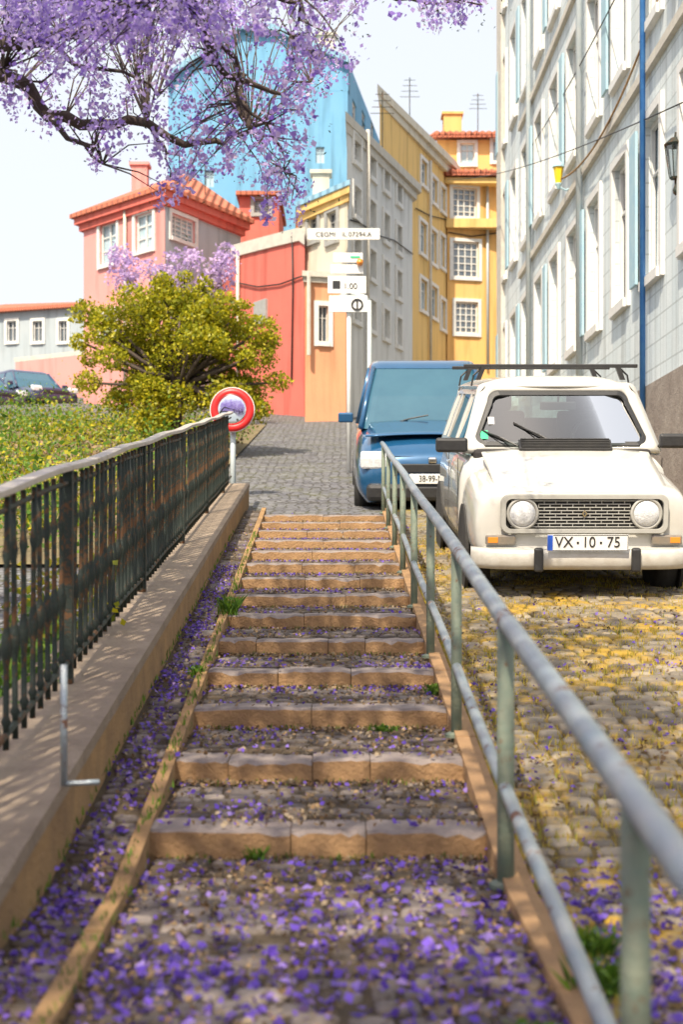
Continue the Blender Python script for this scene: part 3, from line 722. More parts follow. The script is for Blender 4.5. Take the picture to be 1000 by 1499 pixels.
# --- salmon garden house wall with rounded shoulder, and peach wing
a,b_=px2(338,40.5),px2(446,37.0)
sw=thing('salmon_house','plain salmon red house wall with a pale sloping cornice, behind the yellow-green tree','building',(a[0],a[1],2))
mb=MB(); A3=Vector((*a,0)); B3=Vector((*b_,0)); n=14; top=[]
for i in range(n+1):
    t=i/n; p=A3.lerp(B3,t); py=(364-(364-336)*t); 
    if t>.93: py+=8*((t-.93)/.07)**2
    top.append((p,ZA(py,p.y)))
for i in range(n):
    p,z=top[i]; q,z2=top[i+1]; mb.quad((p.x,p.y,1.5),(q.x,q.y,1.5),(q.x,q.y,z2),(p.x,p.y,z))
    mb.quad((p.x,p.y,z),(q.x,q.y,z2),(q.x-1,q.y+7,z2),(p.x-1,p.y+7,z))
mb.quad((B3.x,B3.y,1.5),(B3.x-1,B3.y+7,1.5),(B3.x-1,B3.y+7,top[-1][1]),(B3.x,B3.y,top[-1][1]))
mb.quad((A3.x,A3.y,1.5),(A3.x-1,A3.y+7,1.5),(A3.x-1,A3.y+7,top[0][1]),(A3.x,A3.y,top[0][1]))
loc(mb.build('wall',M['salmon'],recalc=False),sw)
mb=MB(); dn=Vector((.25,-.3,0))
for i in range(n):
    p,z=top[i]; q,z2=top[i+1]
    mb.add([(p.x,p.y-.12,z-.28),(q.x,q.y-.12,z2-.28),(q.x,q.y-.12,z2+.06),(p.x,p.y-.12,z+.06),(p.x,p.y+.3,z-.28),(q.x,q.y+.3,z2-.28),(q.x,q.y+.3,z2+.06),(p.x,p.y+.3,z+.06)],
           [(0,1,2,3),(3,2,6,7),(0,4,5,1),(4,7,6,5)])
loc(mb.build('cornice',M['stone']),sw)
for (xa,xb,ya,yb) in ((374,392,440,474),):
    h=facepx(a,b_,0,[(xa,ya,xb,yb)])[0]; d=(B3-A3).normalized(); out=Vector((d.y,-d.x,0)); out=out if out.dot(-A3)>0 else -out
    c=A3+d*((h[0]+h[1])/2)+Vector((0,0,(h[2]+h[3])/2)); b=MB(); b.obox(c+out*.03,d*((h[1]-h[0])/2),out*.04,Vector((0,0,(h[3]-h[2])/2)))
    loc(b.build('window_grille',M['framed']),sw)
a,b_=px2(446.5,34.6),px2(507,34.9)
pw=building('peach_house','low peach coloured house with a door, right of the salmon wall','building',[a,b_,(b_[0],b_[1]+.9),(a[0],a[1]+3.2)],1.2,ZA(398,34.6),M['peach'],
   {0:dict(holes=facepx(a,b_,0,[(466,448,480,500)]),style='cross')},cornice=(.12,.25,M['stone']))
b=MB(); b.tube([P(452,398,34.4),P(452,520,34.4)],.05,6); loc(b.build('drainpipe',M['stone']),pw)
# --- pink house upper left
c0=px2(241,42); cl=px2(122,45.3); cr=px2(352,45.9); back=(cl[0]+cr[0]-c0[0],cl[1]+cr[1]-c0[1]); zt=ZA(281,42)
h0=facepx(c0,cl,0,[(146,326,171,386),(198,312,224,366),(146,458,170,492)]); h1=facepx(c0,cr,0,[(250,318,285,352),(312,398,336,432)])
ph=building('pink_house','pink house with pale shuttered windows under a low tiled roof at upper left','building',[c0,cl,back,cr],1.5,zt,M['pink'],
   {0:dict(holes=h0,style='sash',panem=M['paneb']),3:dict(holes=facepx(cr,c0,0,[(250,318,285,352),(306,398,334,432)]),style='grid',panem=M['paneb'])},cornice=(.22,.4,M['salmon']))
h1=facepx(cr,c0,0,[(250,318,285,352),(306,398,334,432)])
mb=MB(); A,d,out=wall_grid(mb,cr,c0,1.5,zt,h1); mb2=MB()
# side wall skin, its shade put into the colour as grey-blue, 3 mm proud of the block
d_=d; 
side=MB(); crp=(cr[0]+out.x*.01,cr[1]+out.y*.01); c0p=(c0[0]+out.x*.01,c0[1]+out.y*.01)
wall_grid(side,crp,c0p,1.5,zt-.42,h1,depth=.0)
loc(side.build('shade_tinted_side_wall',M['greyb'],recalc=False),ph)
hiproof(ph,[c0,cl,back,cr],zt,1.3,.45,M['roof'])
# --- red dormer block behind
a,b_=px2(350,48),px2(408,48)
rb=building('red_dormer_house','small red house top with one dark barred window, in front of the blue block','building',[a,b_,(b_[0],52),(a[0],52)],4,ZA(288,48),M['salmon'],
   {0:dict(holes=facepx(a,b_,0,[(372,292,394,312)]),style='grid',framem=M['framed'])})
hiproof(rb,[a,b_,(b_[0],52),(a[0],52)],ZA(288,48),.6,.3,M['roof'])
# --- big blue block
dB=56.0
a,b_=px2(246,dB),px2(509,dB); ze=ZA(122,dB)
rows=[]
for (xa,ya) in ((300,250),(300,300),(462,262),(462,215)): rows.append((xa,ya,xa+13,ya+24))
bb=building('blue_apartment_block','tall pale blue apartment block with a hipped grey-blue roof, behind the blossom','building',[a,b_,px2(560,68),px2(262,68)],2,ze,M['blueb'],
   {0:dict(holes=facepx(a,b_,0,rows),style='cross',framem=M['shutb'],panem=M['paneb'],surround=False),
    1:dict(holes=facepx(b_,px2(560,68),0,[(516,150,522,182),(530,165,535,194),(543,180,548,208),(516,215,522,247),(530,224,535,252)]),style='cross',surround=False)},cornice=None)
gp2=[(246.2,126),(250,116),(350,46),(400,48),(509.8,96),(509.8,121)]
mb=MB(); fr_=[P(x,y,dB-.004) for x,y in gp2]; bk=[v+Vector((.9,11.5,0)) for v in fr_]; fr_[0].z=ze-.3; fr_[-1].z=ze-.3; bk[0].z=ze-.3; bk[-1].z=ze-.3
mb.add(fr_+bk,[tuple(range(6)),tuple(range(6,12))[::-1]]+[(i,(i+1)%6,6+(i+1)%6,6+i) for i in range(6)]); loc(mb.build('gable_wall',M['blueb'],recalc=False),bb)
mb=MB()
for i in range(5):
    a,b_=fr_[i],fr_[i+1]; c_,d2=bk[i+1],bk[i]; u=Vector((0,0,.05)); fw=Vector((0,-.3,.012)); c_=c_+Vector((0,0,.012)); d2=d2+Vector((0,0,.012))
    mb.add([a+fw,b_+fw,c_,d2,a+fw+u*5,b_+fw+u*5,c_+u*5,d2+u*5],[(0,1,2,3),(4,7,6,5),(0,4,5,1),(1,5,6,2),(2,6,7,3),(3,7,4,0)])
loc(mb.build('roof',M['roofg']),bb)
b=MB(); c=P(478,68,60); b.box(c.x-.35,c.x+.35,c.y-.3,c.y+.3,c.z-1,c.z+.35); b.box(c.x-.45,c.x+.45,c.y-.4,c.y+.4,c.z+.36,c.z+.46); loc(b.build('chimney',M['cream']),bb)
# --- low distant houses far left so that no gap shows
a,b_=px2(-60,60),px2(122,58)
fh=building('grey_house','pale grey house at the far left edge behind the parked cars','building',[a,b_,(b_[0],66),(a[0],66)],3,ZA(450,58),M['greyb'],
   {0:dict(holes=facepx(a,b_,0,[(10,470,24,500),(48,470,62,500),(86,470,98,500)]),style='cross')})
hiproof(fh,[a,b_,(b_[0],66),(a[0],66)],ZA(450,58),1.0,.4,M['roof'])
a,b_=px2(22,52),px2(132,50)
gw=building('red_garden_wall','faded red garden wall above the parked cars at far left','wall',[a,b_,(b_[0],b_[1]+.4),(a[0],a[1]+.4)],3,ZA(518,51),M['pink'],{},cornice=(.05,.15,M['stone']))

def aerial(parent,px,py,d,h=1.5):
    c=P(px,py,d); b=MB(); b.tube([c-Vector((0,0,.4)),c+Vector((0,0,h))],.018,5)
    for k in range(4): b.tube([c+Vector((-.35+.05*k,0,h*(.55+.13*k))),c+Vector((.35-.05*k,0,h*(.55+.13*k)))],.010,4)
    loc(b.build('aerial',M['iron']),parent)
def chimney(parent,px,py,d,w=.3,h=.9,m='cream'):
    c=P(px,py,d); b=MB(); b.box(c.x-w,c.x+w,c.y-w,c.y+w,c.z-1.2,c.z+h); b.box(c.x-w-.07,c.x+w+.07,c.y-w-.07,c.y+w+.07,c.z+h+.003,c.z+h+.1); loc(b.build('chimney',M[m]),parent)
aerial(oo,700,186,55,1.3); chimney(oo,662,190,56,.35,.5,'orange'); aerial(ph,300,285,44,1.1); chimney(ph,205,272,46,.25,.6,'pink')
aerial(cw,560,205,41,1.4); aerial(yo,600,176,50,1.5); aerial(bb,430,60,60,1.6); chimney(lc,470,285,38,.22,.5)
def facepipe(parent,A,B,px,y0,y1,m='stone'):
    A=Vector((*A,0));B=Vector((*B,0));d=(B-A).normalized();k=(px-CX)/F;u=(k*A.y-A.x)/(d.x-k*d.y);out=Vector((d.y,-d.x,0));out=out if out.dot(-A)>0 else -out
    p=A+d*u+out*.09; b=MB(); b.tube([(p.x,p.y,ZA(y1,p.y)),(p.x,p.y,ZA(y0,p.y))],.05,7); loc(b.build('drainpipe',M[m],smooth=True),parent)
facepipe(cw,px2(508,36),px2(604,42.6),534,190,560); facepipe(yo,px2(556,44),px2(655,52.2),627,235,540); facepipe(oo,px2(655,52),px2(752,52.6),713,262,540,'metalp')
facepipe(ph,px2(241,42),px2(122,45.3),186,300,560); facepipe(sw,px2(338,40.5),px2(446,37.0),352,366,560)
def facecable(parent,A,B,pxs,m='ink'):
    A=Vector((*A,0));B=Vector((*B,0));d=(B-A).normalized();out=Vector((d.y,-d.x,0));out=out if out.dot(-A)>0 else -out; q=[]
    for (px,py) in pxs:
        k=(px-CX)/F;u=(k*A.y-A.x)/(d.x-k*d.y); p=A+d*u+out*.05; q.append((p.x,p.y,ZA(py,p.y)))
    b=MB(); b.tube(q,.022,5); loc(b.build('cable',M[m],smooth=True),parent)
facecable(cw,px2(508,36),px2(604,42.6),[(510,322),(524,326),(552,345),(575,352),(602,372)]); facecable(yo,px2(556,44),px2(655,52.2),[(607,305),(628,316),(654,322)])
facecable(sw,px2(338,40.5),px2(446,37.0),[(340,412),(380,420),(412,416),(445,404)]); facecable(oo,px2(655,52),px2(752,52.6),[(656,340),(690,346),(735,340)])
facecable(sw,px2(338,40.5),px2(446,37.0),[(430,345),(431,420),(429,560)])
# --- street sign group
dS=21.0
pl=thing('street_sign','white street sign of stacked panels with small black marks on a pale pole','sign',tuple(P(510,690,dS)))
gzs=T0(dS)
b=MB(); x=XA(511,dS); b.tube([(x,dS,gzs-.1),(x,dS,ZA(372,dS))],.035,10); loc(b.build('pole',M['signw'],smooth=True),pl)
def panel(xa,ya,xb,yb,m,name='sign_panel',th=.03,off=.06):
    b=MB(); b.box(XA(xa,dS),XA(xb,dS),dS-off-th,dS-off,ZA(yb,dS),ZA(ya,dS)); return loc(b.build(name,m,bevel=.004),pl)
panel(488,372,531,386,M['signw']); panel(484,389,532,402,M['signw'],off=.05); panel(480,406,536,431,M['signw']); panel(482,434,538,458,M['signw'],off=.05)
b=MB(); b.box(XA(487,dS),XA(498,dS),dS-.10,dS-.093,ZA(424,dS),ZA(413,dS)); loc(b.build('dark_pictogram',M['ink']),pl)
b=MB(); cc=P(523,446,dS-.09); 
for k in range(24):
    t0,t1=2*math.pi*k/24,2*math.pi*(k+1)/24
    r0_,r1_=.062,.09; b.quad(*[(cc.x+r_*math.cos(t_),cc.y,cc.z+r_*math.sin(t_)) for (r_,t_) in ((r0_,t0),(r1_,t0),(r1_,t1),(r0_,t1))])
b.box(cc.x-.012,cc.x+.012,cc.y-.002,cc.y,cc.z-.06,cc.z+.06); loc(b.build('ring_emblem',M['ink'],recalc=False,solid=.002),pl)
b=MB(); b.lathe([(.001,-.05),(.05,-.03),(.05,.03),(.001,.03)],c=P(527,384,dS-.12),axis='y',n=14); loc(b.build('round_lamp',M['amber'],smooth=True),pl)
b=MB(); b.box(XA(513,dS),XA(527,dS),dS-.1,dS-.09,ZA(379.5,dS),ZA(377,dS)); loc(b.build('green_strip',M['stick']),pl)
def text(s,name,size,locv,m,parent,rot=(R(90),0,0),ext=.002,align='CENTER',sx=1):
    cu=bpy.data.curves.new(name,'FONT'); cu.body=s; cu.size=size; cu.extrude=ext; cu.align_x=align; cu.align_y='CENTER'
    o=bpy.data.objects.new(name,cu); COL.objects.link(o); bpy.context.view_layer.update()
    me=bpy.data.meshes.new_from_object(o.evaluated_get(bpy.context.evaluated_depsgraph_get())); bpy.data.objects.remove(o)
    me.materials.clear(); me.materials.append(m); q=bpy.data.objects.new(name,me); COL.objects.link(q)
    q.scale=(sx,1,1); q.rotation_euler=rot; q.location=locv; 
    if parent: q.parent=parent
    return q
t=text('1.00','sign_lettering',.12,P(513,419,dS-.097),M['ink'],None); loc(t,pl)
pn=thing('wall_notice','pale notice board reading IL.07294.A, on the cream house beside the street sign','sign',tuple(P(500,343,35)))
b=MB(); b.box(XA(450,35.1),XA(556,35.1),35.05,35.12,ZA(351,35.1),ZA(335,35.1)); loc(b.build('board',M['signw']),pn)
t=text('CEGMI   IL.07294.A','notice_lettering',.17,P(503,343,35.03),M['ink'],None); loc(t,pn)
# blue-grey pole further left of the sign
lp=thing('lamp_post','slim grey lamp post rising behind the white street sign','lamp post',tuple(P(540,700,24)))
b=MB(); x=XA(541,24); b.tube([(x,24,T0(24)-.1),(x,24,ZA(440,24))],[.05,.035],8); loc(b.build('post',M['metalp'],smooth=True),lp)
b=MB(); b.tube([(x,24,ZA(440,24)),(x-.1,24,ZA(432,24)),(x-.4,24,ZA(430,24))],.02,6); b.lathe([(.03,.05),(.09,0),(.06,-.04)],c=(x-.42,24,ZA(432,24)),n=10); loc(b.build('lamp_arm',M['metalp'],smooth=True),lp)

# --- round traffic mirror with red rim
dM=17.5; mc=P(340,600,dM); rM=32/F*dM
tm=thing('traffic_mirror','round convex traffic mirror with a thick red rim on a post, behind the left fence','mirror',(mc.x,mc.y,T0(dM)))
b=MB(); b.tube([(mc.x,dM+.1,T0(dM)-.2),(mc.x,dM+.1,mc.z+.1)],.035,10); loc(b.build('post',M['metalp'],smooth=True),tm)
b=MB(); b.lathe([(rM*.70,-.035),(rM*.74,-.05),(rM*.97,-.04),(rM,-.01),(rM*.97,.04),(rM*.5,.06)],c=mc,axis='y',n=40); loc(b.build('red_rim',M['red'],smooth=True),tm)
b=MB(); b.lathe([(rM*1.0,-.012),(rM*1.03,-.018),(rM*1.03,.01),(rM*1.0,.012)],c=mc,axis='y',n=40); loc(b.build('white_edge',M['signw'],smooth=True),tm)
b=MB(); b.lathe([(rM*.72*math.sin(t)/math.sin(.5)+1e-4, -.045-rM*.3*(math.cos(t)-math.cos(.5))) for t in [0,.1,.2,.3,.4,.5]],c=mc,axis='y',n=40); loc(b.build('mirror_face',M['mirror'],smooth=True),tm)

# ------------------------------------------------------------------ white hatchback
PITCH=math.atan(SL)
car=thing('parked_hatchback','old cream white hatchback with roof bars and plate VX 10 75 on the cobbled ramp','car',(1.59,9.30,-.30),rot=(PITCH,0,0))
def part(mb,name,m,parent=car,**k):
    o=mb.build(name,m,**k); o.parent=parent; return o
def sect(y,hw,zt,zf,zb=.28,crown=.03):
    # half profile from sill to centre line; zf fender crest height, zt centre height
    pr=[(hw*.90,zb),(hw*.975,zb+.06),(hw,zb+.18),(hw,zf*.5+zb*.5),(hw*.99,zf-.16),(hw*.955,zf-.06),(hw*.89,zf-.012),(hw*.80,zf),(hw*.70,zf+(zt-zf)*.35),(hw*.5,zt-crown*.4),(hw*.25,zt-crown*.1),(0,zt)]
    return [(x,y,z) for x,z in pr]+[(-x,y,z) for x,z in pr[-2::-1]]
def loft(mb,secs,cap=True):
    n=len(secs[0]); base=len(mb.v)
    for s_ in secs: mb.v.extend(s_)
    for i in range(len(secs)-1):
        for k in range(n-1):
            mb.f.append((base+i*n+k,base+i*n+k+1,base+(i+1)*n+k+1,base+(i+1)*n+k)); mb.m.append(mb.cur)
    if cap:
        mb.f.append(tuple(base+k for k in range(n))); mb.m.append(mb.cur)
        mb.f.append(tuple(base+(len(secs)-1)*n+k for k in range(n))[::-1]); mb.m.append(mb.cur)
b=MB()
loft(b,[sect(.105,.67,.745,.735,.34),sect(.125,.70,.775,.765,.31),sect(.20,.72,.80,.785,.29),sect(.40,.735,.845,.81),sect(.65,.74,.90,.845),sect(.86,.74,.955,.875),sect(.98,.74,.98,.90)],cap=True)
part(b,'front_body',M['carw'],smooth=True,sub=1)
b=MB()
loft(b,[sect(.975,.742,.972,.92),sect(1.1,.742,.975,.955),sect(2.2,.742,.975,.955),sect(3.2,.735,.97,.95),sect(3.5,.70,.95,.93,.34),sect(3.58,.66,.90,.88,.38)])
part(b,'rear_body',M['carw'],smooth=True)
# raised bonnet with its gap
def hood(u,v):
    x=(u-.5)*2; y=.115+v*.83; hw=.565+.03*v; z=.752+.232*(v**.85)*1.0 - .012*(1-v)**6
    return (x*hw, y+.025*(x*x)*(1-v), z+.022*(1-abs(x)**3)+ (.008*math.exp(-((abs(x)-.62)/.08)**2)))
b=MB(); b.grid(hood,26,20); part(b,'bonnet',M['carw'],smooth=True,solid=.018)
# cabin: roof, side frames with window openings, windscreen surround
def wy(x,z): return .93+(z-.96)*.80+.13*(x/.6)**2
def hwz(z): return .715-.33*max(0,z-.97)-.12*max(0,z-1.28)
def rr(w0,w1,z0,z1,rb,rt,n=9):
    """rounded trapezoid outline (x,z), CCW from bottom left"""
    pts=[]
    for (cx,cz,r,a0,w) in ((-1,z0+rb,rb,180,w0),(1,z0+rb,rb,270,w0),(1,z1-rt,rt,0,w1),(-1,z1-rt,rt,90,w1)):
        for k in range(n+1):
            a=R(a0+90*k/n); pts.append((cx*(w-r)+r*math.cos(a), cz+r*math.sin(a)))
    return pts
def ring(outer,inner,mapf,mb):
    n=len(outer); mb.add([mapf(*p) for p in outer]+[mapf(*p) for p in inner],[(i,(i+1)%n,n+(i+1)%n,n+i) for i in range(n)])
mp=lambda x,z:(x,wy(x,z),z)
inn=rr(.585,.485,1.045,1.375,.05,.06); mid=rr(.612,.512,1.018,1.402,.06,.075); out_=rr(.712,.585,.965,1.455,.01,.07)
b=MB(); ring(out_,mid,mp,b); part(b,'windscreen_surround',M['carw'],smooth=True,solid=.03)
b=MB(); mpo=lambda x,z:(x,wy(x,z)-.010,z); ring(mid,inn,mpo,b); ring(mid,mid,lambda x,z:(x,wy(x,z)-.01,z),MB()); part(b,'windscreen_seal',M['black'],solid=.014)
b=MB(); n=len(inn); b.add([mp(*p) for p in inn]+[mp(0,1.21)],[(i,(i+1)%n,n) for i in range(n)]); 
b=MB()
def wsg(u,v):
    z=1.043+.334*v; hw=.587-.1*v; x=(u-.5)*2*hw; return (x,wy(x,z)+.002,z)
b.grid(wsg,14,6); part(b,'windscreen',M['glass'],smooth=True)
yr=3.42
def sidemap(s_): return lambda y,z:(s_*(hwz(z)), y, z)
for s_ in (-1,1):
    b=MB(); ysg=[1.02,1.36,2.02,2.10,2.86,2.94,3.28,yr]; zs=[.955,1.03,1.12,1.22,1.32,1.385,1.455]
    for i in range(len(ysg)-1):
        for j in range(len(zs)-1):
            hole = i in (1,3,5) and 1<=j<=4
            if hole: continue
            pts4=[(ysg[i],zs[j]),(ysg[i+1],zs[j]),(ysg[i+1],zs[j+1]),(ysg[i],zs[j+1])]
            q=[]
            for (y,z) in pts4:
                if i==0 and y==ysg[0]: y=wy(hwz(z),z)+.0
                q.append((s_*hwz(z),y,z))
            b.quad(*q)
    part(b,'side_frame',M['carw'],smooth=False,solid=.02)
    for (ya,yb_) in ((1.36,2.02),(2.10,2.86),(2.94,3.28)):
        b=MB(); q=[(s_*(hwz(z)-.012),y,z) for (y,z) in ((ya,1.03),(yb_,1.03),(yb_,1.385),(ya,1.385))]; b.quad(*q); part(b,'side_window',M['glass'])
def roof(u,v):
    x=(u-.5)*2; hw=.568; X=x*hw; y0=wy(X,1.452); y=y0+(yr-y0)*v
    e=min(1,min(v,1-v)*9); return (X*(1+.012*0),y,1.45+.075*(1-abs(x)**4)*(1-(1-e)**3*.999))
b=MB(); b.grid(roof,16,20); part(b,'roof',M['carw'],smooth=True,solid=.015)
b=MB(); ring(rr(.66,.565,.955,1.455,.02,.06),rr(.5,.43,1.08,1.36,.04,.05),lambda x,z:(x,yr+.02,z),b); part(b,'rear_frame',M['carw'],solid=.02)
b=MB(); b.box(-.46,.46,yr+.01,yr+.014,1.08,1.36); part(b,'rear_window',M['glass'])
# interior
b=MB(); b.box(-.64,.64,1.04,1.26,.86,1.0); b.box(-.62,.62,1.2,3.3,.5,.56); part(b,'dashboard',M['dark'],bevel=.03)
for s_ in (-1,1):
    b=MB(); b.box(s_*.33-.21,s_*.33+.21,1.75,2.2,.62,.76); b.obox((s_*.33,2.26,1.0),(.20,0,0),(0,.045,.012),(0,-.07,.25)); b.obox((s_*.33,2.33,1.32),(.11,0,0),(0,.03,0),(0,0,.07)); part(b,'front_seat',M['dark'],bevel=.03)
b=MB(); b.obox((0,3.0,.98),(.58,0,0),(0,.06,0),(0,-.05,.2)); part(b,'rear_seat',M['dark'],bevel=.03)
b=MB(); cw_=Vector((.33,1.5,1.04)); ax1=Vector((1,0,0)); ax2=Vector((0,.45,.9)).normalized()
b.tube([cw_+ax1*.19*math.cos(t)+ax2*.19*math.sin(t) for t in [2*math.pi*i/24 for i in range(25)]],.013,6); b.tube([cw_-ax1*.18,cw_,cw_+ax1*.18],.012,5); b.tube([cw_,(.33,1.25,.93)],.018,6)
part(b,'steering_wheel',M['black'],smooth=True)
b=MB(); b.box(-.13,.13,1.30,1.33,1.275,1.335); b.tube([(0,1.31,1.33),(0,1.29,1.39)],.01,5); part(b,'inner_mirror',M['black'],bevel=.012)
b=MB(); b.obox(mp(-.555,1.10)[:1]+(wy(-.555,1.10)-.006,1.10),(.028,0,0),(0,.0015,0),(0,.024,.03)); part(b,'green_sticker',M['stick'])
b=MB(); b.obox((-.50,wy(-.50,1.20)-.004,1.20),(.022,0,0),(0,.0015,0),(0,.02,.025)); part(b,'pale_sticker',M['platew'])
# cowl vent
def onhood(x,v,dz=.02): p=hood(.5+x/2/(.565+.03*v),v); return Vector((x,p[1],p[2]+dz))
b=MB(); 
vq=[onhood(-.33,.93),onhood(.33,.93),onhood(.33,.93)+Vector((0,.085,.062)),onhood(-.33,.93)+Vector((0,.085,.062))]
b.add(vq+[v-Vector((0,-.02,.05)) for v in vq],[(0,1,2,3),(4,7,6,5),(0,4,5,1),(1,5,6,2),(2,6,7,3),(3,7,4,0)])
vent=part(b,'cowl_vent',M['black'],bevel=.006)
b=MB()
for k in range(5):
    t=.12+.19*k; p=vq[0].lerp(vq[3],t); q=vq[1].lerp(vq[2],t); b.obox((p+q)/2+Vector((0,-.006,.006)),(.315,0,0),(0,.004,.003),(0,-.002,.004))
part(b,'vent_slat',M['rubber'],parent=vent)
# grille panel with round headlamps
def fr(w,z0,z1,r): return rr(w,w,z0,z1,r,r)
gy=.098
b=MB(); o1=fr(.545,.495,.745,.055); o2=fr(.515,.522,.718,.04)
ring(o1,o2,lambda x,z:(x,gy-.022,z),b); ring(o1,[(x*1.01,(z-.62)*1.03+.62) for x,z in o1],lambda x,z:(x,gy+.0 if abs(x)>9 else gy-.01,z),b)
gp=part(b,'grille_surround',M['greypl'],solid=.02,bevel=.004)
b=MB(); n=len(o2); b.add([(x,gy-.004,z) for x,z in o2]+[(0,gy-.004,.62)],[(i,(i+1)%n,n) for i in range(n)]); part(b,'grille_backing',M['rubber'],parent=gp)
b=MB()
for k in range(9):
    z=.535+.0212*k; hwk=.30 if 1<k<8 else .47
    if k in (0,8): hwk=.48
    b.box(-hwk,hwk,gy-.020,gy-.006,z-.0028,z+.0028)
for k in range(9):
    for r_ in range(8):
        x=-.30+.075*k+(.0375 if r_%2 else 0)
        if abs(x)<.305: b.box(x-.0022,x+.0022,gy-.0195,gy-.007,.5378+.0212*r_,.5534+.0212*r_)
part(b,'grille_bars',M['greypl'],parent=gp)
b=MB(); c=Vector((0,gy-.026,.622)); 
for (w1,w2) in ((.018,.010),):
    o_=[(0,.026),(-.018,0),(0,-.026),(.018,0)]; i_=[(0,.014),(-.009,0),(0,-.014),(.009,0)]
    b.add([(c.x+p[0],c.y,c.z+p[1]) for p in o_+i_],[(k,(k+1)%4,4+(k+1)%4,4+k) for k in range(4)])
part(b,'diamond_emblem',M['chrome'],parent=gp,solid=.006)
for s_ in (-1,1):
    hc=Vector((s_*.405,gy-.01,.622))
    b=MB(); b.lathe([(.088,.02),(.104,.0),(.106,-.022),(.094,-.03),(.088,-.02)],c=hc,axis='y',n=32); hl=part(b,'headlight',M['greypl'],smooth=True)
    b=MB(); b.lathe([(1e-3,.02),(.05,.012),(.087,-.012)],c=hc,axis='y',n=28); part(b,'reflector',M['reflector'],parent=hl,smooth=True)
    b=MB(); b.lathe([(.0885,-.016),(.08,-.028),(.055,-.040),(.025,-.046),(1e-3,-.048)],c=hc,axis='y',n=32)
    part(b,'lens',M['lens'],parent=hl,smooth=True)
    # blinkers
    bc=s_*.545; b=MB(); b.box(bc-.10,bc+.10,gy-.028,gy+.01,.415,.482); bl=part(b,'blinker',M['smoke'],bevel=.012)
    b=MB(); b.box(bc+s_*.02,bc+s_*.085,gy-.033,gy-.0282,.43,.468); part(b,'amber_lens',M['amber'],parent=bl,bevel=.002)
    # wheels
    for y in (.72,3.12):
        wh=MB(); wh.lathe([(.17,-.07),(.27,-.075),(.295,-.055),(.30,0),(.295,.055),(.27,.075),(.17,.07)],c=(s_*.645,y,.285),axis='x',n=36); wo=part(wh,'wheel',M['rubber'],smooth=True)
        wh=MB(); wh.lathe([(1e-3,.055),(.06,.06),(.10,.045),(.15,.05),(.17,.072),(.172,-.06)],c=(s_*.645,y,.285),axis='x',n=28) if s_>0 else wh.lathe([(1e-3,-.055),(.06,-.06),(.10,-.045),(.15,-.05),(.17,-.072),(.172,.06)],c=(s_*.645,y,.285),axis='x',n=28)
        part(wh,'rim',M['greypl'],parent=wo,smooth=True)
        wh=MB(); wh.lathe([(.335,-.012),(.335,.010)],c=(s_*.735,y,.30),axis='x',n=36); part(wh,'wheel_arch',M['rubber'])
    # mirrors
    mx=s_*.80; mz=1.06 if s_>0 else 1.03
    b=MB(); b.obox((mx,1.02,mz),(.115,0,.0),(0,.028,0),(0,.0,.052)); mo=part(b,'door_mirror',M['black'],bevel=.02)
    b=MB(); b.tube([(s_*.70,1.13,mz-.05),(mx-s_*.05,1.04,mz-.01)],.015,6); part(b,'mirror_arm',M['black'],parent=mo)
    # door lines and handle
    b=MB(); b.box(s_*.7425-.002,s_*.7425+.002,1.16,1.168,.36,.93); b.box(s_*.7425-.002,s_*.7425+.002,2.05,2.058,.36,.93); part(b,'door_gap',M['rubber'])
    b=MB(); b.box(s_*.752-.01,s_*.752+.01,1.85,1.98,.86,.885); part(b,'door_handle',M['chrome'],bevel=.005)
# lower valance and bumper
b=MB(); b.box(-.66,.66,.03,.16,.30,.40); part(b,'valance',M['carw'],bevel=.02)
b=MB(); secs=[]
for i in range(25):
    t=-1+2*i/24; x=.735*t; y=-.055+.15*abs(t)**8+.02*t*t
    secs.append([(x,y+.05,.262),(x,y+.015,.268),(x,y,.30),(x,y-.004,.335),(x,y,.37),(x,y+.016,.395),(x,y+.05,.40)])
loft(b,secs); bo=part(b,'bumper',M['bump'],smooth=True,solid=.008)
for s_ in (-1,1):
    b=MB(); b.obox((s_*.315,-.072,.335),(.030,0,0),(0,.022,0),(0,.004,.078)); part(b,'bumper_guard',M['black'],parent=bo,bevel=.014)
# number plate
npx=.0
b=MB(); b.box(-.262+npx,.262+npx,-.083,-.070,.395,.50); np_=part(b,'number_plate',M['platew'],bevel=.004)
b=MB(); b.box(-.262,-.228,-.086,-.0835,.398,.497); part(b,'blue_band',M['plateb'],parent=np_)
b=MB(); 
for (x0,x1,z0,z1) in ((-.226,.258,.4955,.4985),(-.226,.258,.3965,.3995),(.2555,.2585,.40,.495)): b.box(x0,x1,-.0855,-.0835,z0,z1)
part(b,'plate_border',M['ink'],parent=np_)
for (s_,x) in (('VX',-.155),('10',.005),('75',.165)):
    text(s_,'plate_letters',.098,(x,-.0855,.449),M['ink'],np_,sx=.92)
b=MB()
for x in (-.066,.083): b.box(x-.007,x+.007,-.0865,-.0835,.441,.455)
part(b,'plate_dots',M['ink'],parent=np_)
